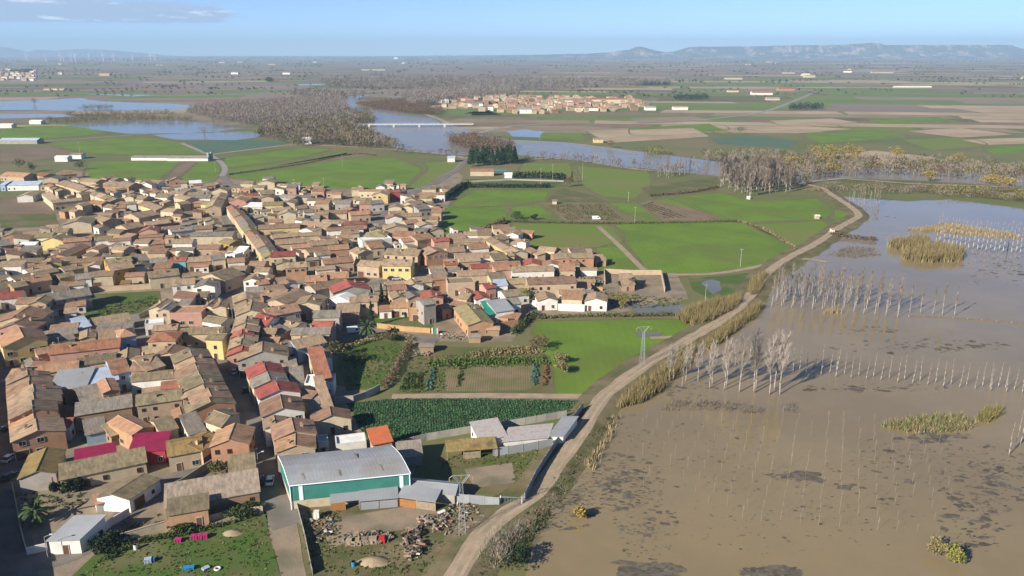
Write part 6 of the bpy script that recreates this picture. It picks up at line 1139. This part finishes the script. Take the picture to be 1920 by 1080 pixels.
reeds('reeds', 'tall straw coloured reeds lining both sides of the track', [[(1148, 770), (1180, 740), (1236, 700), (1262, 680), (1300, 655), (1306, 672), (1250, 720), (1236, 742), (1190, 760)], [(1268, 596), (1300, 578), (1360, 562), (1390, 560), (1380, 580), (1330, 606), (1290, 612)], [(1312, 652), (1370, 612), (1412, 578), (1432, 576), (1410, 600), (1330, 656)], [(1400, 548), (1420, 520), (1436, 516), (1424, 548), (1410, 556)]], 1.5, 4.2, ['reed', 'reed', 'weed_dry'])
reeds('reed_island', 'golden reed island standing in the flood', [[(1664, 462), (1720, 450), (1745, 458), (1735, 466), (1680, 468)], [(1690, 486), (1700, 470), (1760, 466), (1808, 476), (1800, 490), (1740, 494)]], 1.0, 6, ['reed', 'weed_dry'], .2, .18)
reeds('reed_island', 'green and pink tinged weed island in the flood', [[(1652, 800), (1680, 790), (1740, 782), (1800, 780), (1826, 795), (1815, 808), (1760, 812), (1700, 810)]], 3, 1.9, ['weed', 'reed_pale', 'weed_dry'], .35)
reeds('reed_island', 'small yellow green weed clump beside the weed island', [[(1828, 790), (1840, 772), (1880, 768), (1876, 780), (1850, 794)]], 3, 2.6, ['leaf_yellowgreen', 'weed_dry'])
reeds('reeds', 'pale drowned stalks in the flood', [[(1545, 590), (1555, 578), (1575, 578), (1580, 588)], [(1700, 432), (1780, 420), (1900, 440), (1920, 448), (1760, 436)], [(1100, 870), (1130, 830), (1150, 780), (1165, 785), (1130, 850), (1110, 890)]], .8, 2.2, ['reed', 'reed_pale'])
reeds('drowned_scrub', 'grey drowned brushwood sticking out of the brown water', [[(1240, 770), (1262, 752), (1340, 752), (1436, 768), (1430, 778), (1330, 770)], [(1462, 770), (1480, 756), (1500, 764), (1490, 776)], [(1550, 480), (1590, 462), (1640, 466), (1650, 480), (1600, 484)]], 1.2, 1.4, ['twig_grey', 'twig_dark'], .8, .05)
def weeds(name, label, polys, dens, h, mats, size=.22):
    lay = []
    for poly in polys:
        P = wpts(poly); ar = abs(sum(P[i].x * P[(i + 1) % len(P)].y - P[(i + 1) % len(P)].x * P[i].y for i in range(len(P)))) / 2; B = pts3(scatter(poly, int(ar * dens))); n = len(B); pk = NP.randint(0, len(mats), n)
        for i, m in enumerate(mats):
            s = B[pk == i]; k = len(s)
            if k: r = h * NP.uniform(.4, 1.2, k); lay.append((leaves(s + np.stack([0 * r, 0 * r, r * .4], 1), np.stack([r * 1.3, r * 1.3, r * .6], 1), 16, size, .1), m))
    pack(name, lay, label)
def crop_rows(name, label, poly, sp, gap, h, mat, ang=0.0, size=.3, per=5):
    P = wpts(poly); c = sum(P, Vector()) / len(P); R_ = max((p - c).length for p in P); out = []; ca, sa = math.cos(ang), math.sin(ang); a = -R_
    while a < R_:
        b = -R_
        while b < R_:
            x, y = c.x + a * ca - b * sa, c.y + a * sa + b * ca
            if random.random() > .07 and inpoly(x, y, P): out.append((x + random.uniform(-.12, .12), y + random.uniform(-.08, .08)))
            b += gap
        a += sp
    B = pts3(out, h * .4); sz = size * NP.uniform(.65, 1.25, len(B)); pack(name, [(leaves(B, np.stack([sz * .9, sz * .9, sz * .5 * h / size], 1), per, sz, .2), mat)], label)
weeds('bank_weeds', 'weeds and bramble on the track bank', [[(940, 1010), (1000, 950), (1048, 890), (1098, 825), (1140, 780), (1150, 790), (1105, 845), (1060, 920), (1020, 985), (960, 1060), (900, 1080)]], 1.1, .9, ['weed', 'weed_dry', 'leaf_dark', 'leaf_olive', 'twig_brown'])
weeds('bank_weeds', 'dry weeds along the track verge', [[(985, 945), (1040, 880), (1085, 820), (1070, 815), (1030, 870), (975, 940)], [(880, 1010), (940, 968), (930, 955), (870, 990)], [(1130, 745), (1180, 700), (1240, 660), (1230, 655), (1170, 690), (1120, 740)]], .5, .5, ['weed', 'weed_dry', 'leaf_olive'])
weeds('yard_weeds', 'rough weeds in the scrap yard', [[(570, 960), (640, 955), (640, 1075), (590, 1075)], [(640, 1035), (860, 1010), (840, 1078), (640, 1078)], [(560, 985), (570, 960), (600, 1075), (585, 1078)]], .9, .28, ['weed', 'weed', 'weed_dry', 'leaf_olive'], .18)
weeds('lot_weeds', 'rough growth in the yards behind the walls', [[(25, 930), (95, 920), (170, 930), (150, 950), (60, 975)], [(230, 985), (300, 965), (310, 985), (240, 1003)], [(380, 900), (430, 880), (430, 905)], [(1120, 545), (1200, 555), (1280, 560), (1270, 575), (1150, 580)], [(175, 580), (290, 555), (300, 570), (200, 600)]], .5, .6, ['weed', 'weed_dry', 'leaf_dark'])
weeds('lot_weeds', 'tufts of grass and weeds on the grassy lot', [[(200, 1035), (300, 1005), (420, 990), (500, 965), (515, 1040), (530, 1080), (150, 1080)]], .9, .22, ['weed', 'weed', 'leaf', 'weed_dry'], .16)
weeds('lot_weeds', 'weeds in the walled yard beside the track', [[(820, 860), (1000, 842), (1030, 846), (985, 925), (960, 925), (960, 870), (830, 880)]], 1.0, .25, ['weed', 'weed', 'leaf_olive', 'weed_dry'], .18)
weeds('garden_weeds', 'weeds and low greens over the kitchen garden plots', [[(750, 738), (772, 670), (1000, 656), (1030, 670), (1034, 686), (838, 692), (836, 734)], [(640, 660), (750, 642), (758, 655), (725, 718), (655, 728)]], .8, .3, ['weed', 'weed', 'weed_dry', 'leaf'], .2)
CAB = [(652, 757), (745, 748), (900, 748), (1085, 752), (1068, 772), (1040, 778), (960, 798), (800, 824), (700, 832), (680, 812), (664, 780)]
sheet('field', CAB, .06, 'cabbage_ground', amp=.3, step=4)
crop_rows('cabbages', 'dense rows of dark green cabbages', CAB, .72, .5, .4, 'cabbage', .12, .26, 6)
for lb, mt, poly in (('bluish leek rows in the kitchen garden', 'cabbage_blue', [(797, 732), (806, 694), (817, 692), (810, 734)]), ('dark bean row in the kitchen garden', 'leaf', [(855, 726), (862, 688), (871, 688), (864, 727)]), ('pair of bluish cabbage rows by the plot edge', 'cabbage_blue', [(996, 724), (1000, 682), (1009, 682), (1008, 724)]), ('rusty orange plant row at the plot edge', 'leaf_rust', [(1016, 724), (1022, 684), (1028, 684), (1026, 724)]), ('mixed greens along the top of the kitchen garden', 'weed', [(800, 676), (1020, 670), (1034, 682), (800, 690)]), ('green weeds at the near corner of the kitchen garden', 'leaf', [(748, 732), (765, 700), (795, 700), (790, 732)]), ('brown dead stalks in the upper plot', 'weed_dry', [(880, 660), (1000, 650), (1020, 662), (890, 672)])):
    crop_rows('vegetable_rows', lb, poly, 1.0, .7, .9, mt, .1, .35, 7)
crop_rows('vegetable_rows', 'strips of vegetables in the allotments', [(1028, 384), (1132, 383), (1172, 412), (1064, 414)], 5, 1.2, 1.0, 'leaf_olive', 1.5, .5, 4); crop_rows('vegetable_rows', 'low greens in the strip allotment', [(1200, 386), (1222, 380), (1290, 408), (1250, 410)], 4, 1.1, .7, 'leaf', .4, .5, 4)
# --- floating debris
def debris():
    v = []; f = []
    spots = [((1150, 905), 95, 55, 520, .55), ((1060, 960), 60, 40, 160, .45), ((1210, 985), 60, 70, 200, .4), ((1225, 1072), 60, 14, 60, 1.6), ((1490, 893), 50, 9, 70, 1.0), ((1440, 1074), 60, 8, 60, 1.3), ((1760, 820), 60, 10, 60, .9), ((1690, 850), 110, 30, 90, .6), ((1850, 900), 90, 70, 260, .7), ((1830, 980), 70, 60, 120, .6), ((1500, 960), 240, 90, 220, .35), ((1330, 860), 170, 70, 200, .35), ((1640, 905), 140, 50, 90, .5), ((1720, 650), 170, 14, 120, .8), ((1640, 728), 140, 8, 80, .8), ((1620, 620), 60, 9, 50, .6), ((1290, 730), 60, 20, 60, .6), ((1640, 410), 40, 6, 24, .8), ((1870, 500), 90, 40, 70, 1.2), ((1180, 810), 40, 40, 60, .4)]
    for (cx, cy), rx, ry, n, s in spots:
        for _ in range(int(n * 1.5)):
            a = random.uniform(0, 6.3); r = random.random() ** .7; p = flat((cx + math.cos(a) * rx * r, cy + math.sin(a) * ry * r)); k = len(v); m = random.randint(7, 11); sx = s * random.lognormvariate(-.55, .65); sy = sx * random.uniform(.25, .8); an = random.uniform(-.5, .5)
            for i in range(m):
                b = 6.283 * i / m; q = random.uniform(.55, 1.25); x, y = sx * q * math.cos(b), sy * q * math.sin(b); v.append((p.x + x * math.cos(an) - y * math.sin(an), p.y + x * math.sin(an) + y * math.cos(an), .125 + .004 * random.randint(0, 3)))
            v.append((p.x, p.y, .17)); f += [(k + i, k + (i + 1) % m, k + m) for i in range(m)]
    o = ob('floating_debris', mesh('floating_debris', v, f, 'debris')); o['kind'] = 'stuff'; o['label'] = 'dark mats of floating debris on the brown flood'
debris()
# --- woods
def wood(name, label, polys, sp, h, rad, mixs, per=26, wd=.16, stem=.16, leafper=0):
    lay = []
    for poly in polys:
        B = pts3(scatter(poly, spacing=sp)); n = len(B)
        if not n: continue
        pick = NP.randint(0, len(mixs), n)
        for i, m in enumerate(mixs):
            s = B[pick == i]; k = len(s)
            if not k: continue
            H = h * NP.uniform(.65, 1.15, k); rd = rad * NP.uniform(.7, 1.2, k)
            if m.startswith('leaf'): lay.append((leaves(s + np.stack([np.zeros(k), np.zeros(k), H * .55], 1), np.stack([rd, rd, H * .42], 1), per, h * .07), m))
            else: lay.append((twigs(s, H, rd, per, wd, 1.1, .2), m))
            lay.append((stems(s, H, stem), 'bark_pale' if m == 'twig' else 'bark'))
    pack(name, lay, label)
wood('plantation', 'wide grey brown poplar plantation beyond the flood pools', [[(350, 212), (400, 205), (520, 194), (620, 190), (655, 206), (640, 222), (560, 232), (470, 236), (420, 228)]], 6.5, 15, 3.6, ['twig', 'twig', 'twig_grey'], 30, .30, .25)
wood('riverside_wood', 'mixed leafless wood along the near river bank', [[(480, 256), (495, 240), (560, 232), (640, 226), (690, 222), (706, 230), (668, 240), (715, 266), (760, 284), (690, 280), (600, 272), (560, 276)], [(640, 212), (690, 216), (702, 226), (640, 226)]], 7.5, 13, 4.5, ['twig_brown', 'twig_brown', 'twig_grey', 'leaf_olive', 'twig', 'weed_dry'], 46, .34, .22)
wood('island_scrub', 'russet brushwood on the river islands', [[(838, 262), (890, 258), (968, 276), (965, 286), (880, 284), (845, 272)], [(670, 196), (760, 190), (800, 200), (812, 216), (770, 214), (690, 204)], [(760, 205), (830, 208), (820, 218)]], 6.5, 9, 4, ['twig_brown', 'leaf_rust', 'twig_brown'], 46, .32, .15)
wood('far_plantation', 'dark edged poplar plantation behind the far village', [[(755, 188), (780, 178), (900, 176), (965, 174), (975, 182), (880, 186), (815, 196), (770, 202)]], 9, 20, 5, ['twig', 'twig_grey'], 26, .5, .5)
wood('bank_bushes', 'sparse bare bushes along the near river bank', [[(980, 296), (1080, 298), (1220, 316), (1340, 328), (1340, 332), (1200, 322), (1060, 304), (980, 302)], [(720, 282), (860, 292), (860, 297), (720, 286)]], 9, 8, 4, ['twig_grey', 'twig_brown'], 40, .25, .15)
wood('flooded_wood', 'leafless flooded wood between river and flood water', [[(1500, 350), (1560, 332), (1680, 330), (1920, 345), (2040, 352), (2040, 330), (1920, 322), (1720, 308), (1600, 306), (1480, 316), (1440, 330)], [(1300, 300), (1400, 296), (1500, 300), (1560, 306), (1440, 318), (1350, 310)]], 8, 11, 4.2, ['twig', 'twig_grey', 'twig', 'twig_brown', 'leaf_olive', 'weed_dry'], 46, .28, .22)
wood('bank_thicket', 'dark thicket on the far bank of the flood', [[(1700, 352), (1800, 352), (1940, 362), (2000, 372), (1940, 384), (1860, 376), (1760, 370)], [(1500, 362), (1560, 352), (1660, 352), (1760, 360), (1700, 366), (1600, 362)]], 6, 5, 4, ['twig_brown', 'twig', 'leaf_olive', 'weed_dry'], 40, .25, .1)
wood('pale_willows', 'pale yellow willow beds on the far bank', [[(1200, 286), (1250, 284), (1262, 292), (1210, 292)], [(1780, 360), (1850, 362), (1850, 368), (1780, 366)], [(1900, 372), (1960, 374), (1960, 382), (1900, 380)]], 5, 7, 4, ['leaf_yellowgreen', 'leaf_yellowgreen', 'leaf_olive'], 40, .2, .1)
wood('levee_saplings', 'bare grey saplings on the bank at the bottom of the picture', [[(880, 1070), (905, 1035), (950, 1000), (1010, 990), (980, 1040), (950, 1075)], [(1010, 970), (1040, 940), (1060, 930), (1040, 970)]], 1.9, 5, 1.2, ['twig', 'twig_grey', 'twig_pale'], 60, .035, .05)
wood('flood_strip', 'brown tree strips between the upper flood pools', [[(80, 228), (240, 220), (360, 224), (360, 229), (240, 228), (100, 234)], [(120, 216), (320, 212), (330, 215), (130, 219)], [(150, 204), (210, 202), (210, 205), (150, 207)]], 8, 8, 5, ['weed_dry', 'leaf_olive', 'twig_brown'], 30, .3, .15)
wood('far_woods', 'broad band of bare woods across the middle of the plain', [[(600, 152), (760, 148), (960, 148), (1250, 154), (1255, 160), (1100, 164), (980, 170), (780, 168), (620, 166)], [(540, 172), (640, 178), (690, 182), (600, 190), (560, 184)], [(1170, 158), (1256, 154), (1256, 158), (1180, 162)]], 17, 16, 9, ['twig_grey', 'twig_dark', 'twig'], 26, .8, .5)
wood('far_copses', 'dark evergreen copses dotted over the plain', [[(1265, 186), (1325, 184), (1325, 187), (1265, 189)], [(1480, 204), (1540, 202), (1540, 206), (1480, 208)], [(1200, 159), (1256, 158), (1256, 160), (1200, 161)], [(500, 150), (510, 150), (510, 154), (500, 154)], [(20, 134), (60, 132), (60, 136), (20, 138)]], 9, 13, 6, ['leaf_dark'], 40, .4, .3)
def far_scrub():
    lay = []; P = []
    for k in range(900):
        py = 108 + 75 * random.random() ** 2.6; px = random.uniform(-80, 2000); p = flat((px, py)); ln = random.randint(1, 5); an = random.choice((0, 0, 1.5)) + random.uniform(-.3, .3)
        for i in range(ln): P.append((p.x + math.cos(an) * i * 12 * (1 + p.y / 3000), p.y + math.sin(an) * i * 12 * (1 + p.y / 3000)))
    B = pts3(P); d = B[:, 1]; pk = NP.rand(len(B))
    for lo, hi, m in ((0, .3, 'leaf_dark'), (.3, .6, 'twig_dark'), (.6, 1, 'twig_brown')):
        s = B[(pk >= lo) & (pk < hi)]; k = len(s); sz = 1.6 + s[:, 1] / 1900.0
        lay.append((leaves(s + np.stack([0 * sz, 0 * sz, sz], 1), np.stack([sz * 1.6, sz * 1.6, sz], 1), 9, sz * .8), m))
    pack('far_scrub', lay, 'hedges and lone bushes scattered over the far plain')
far_scrub()
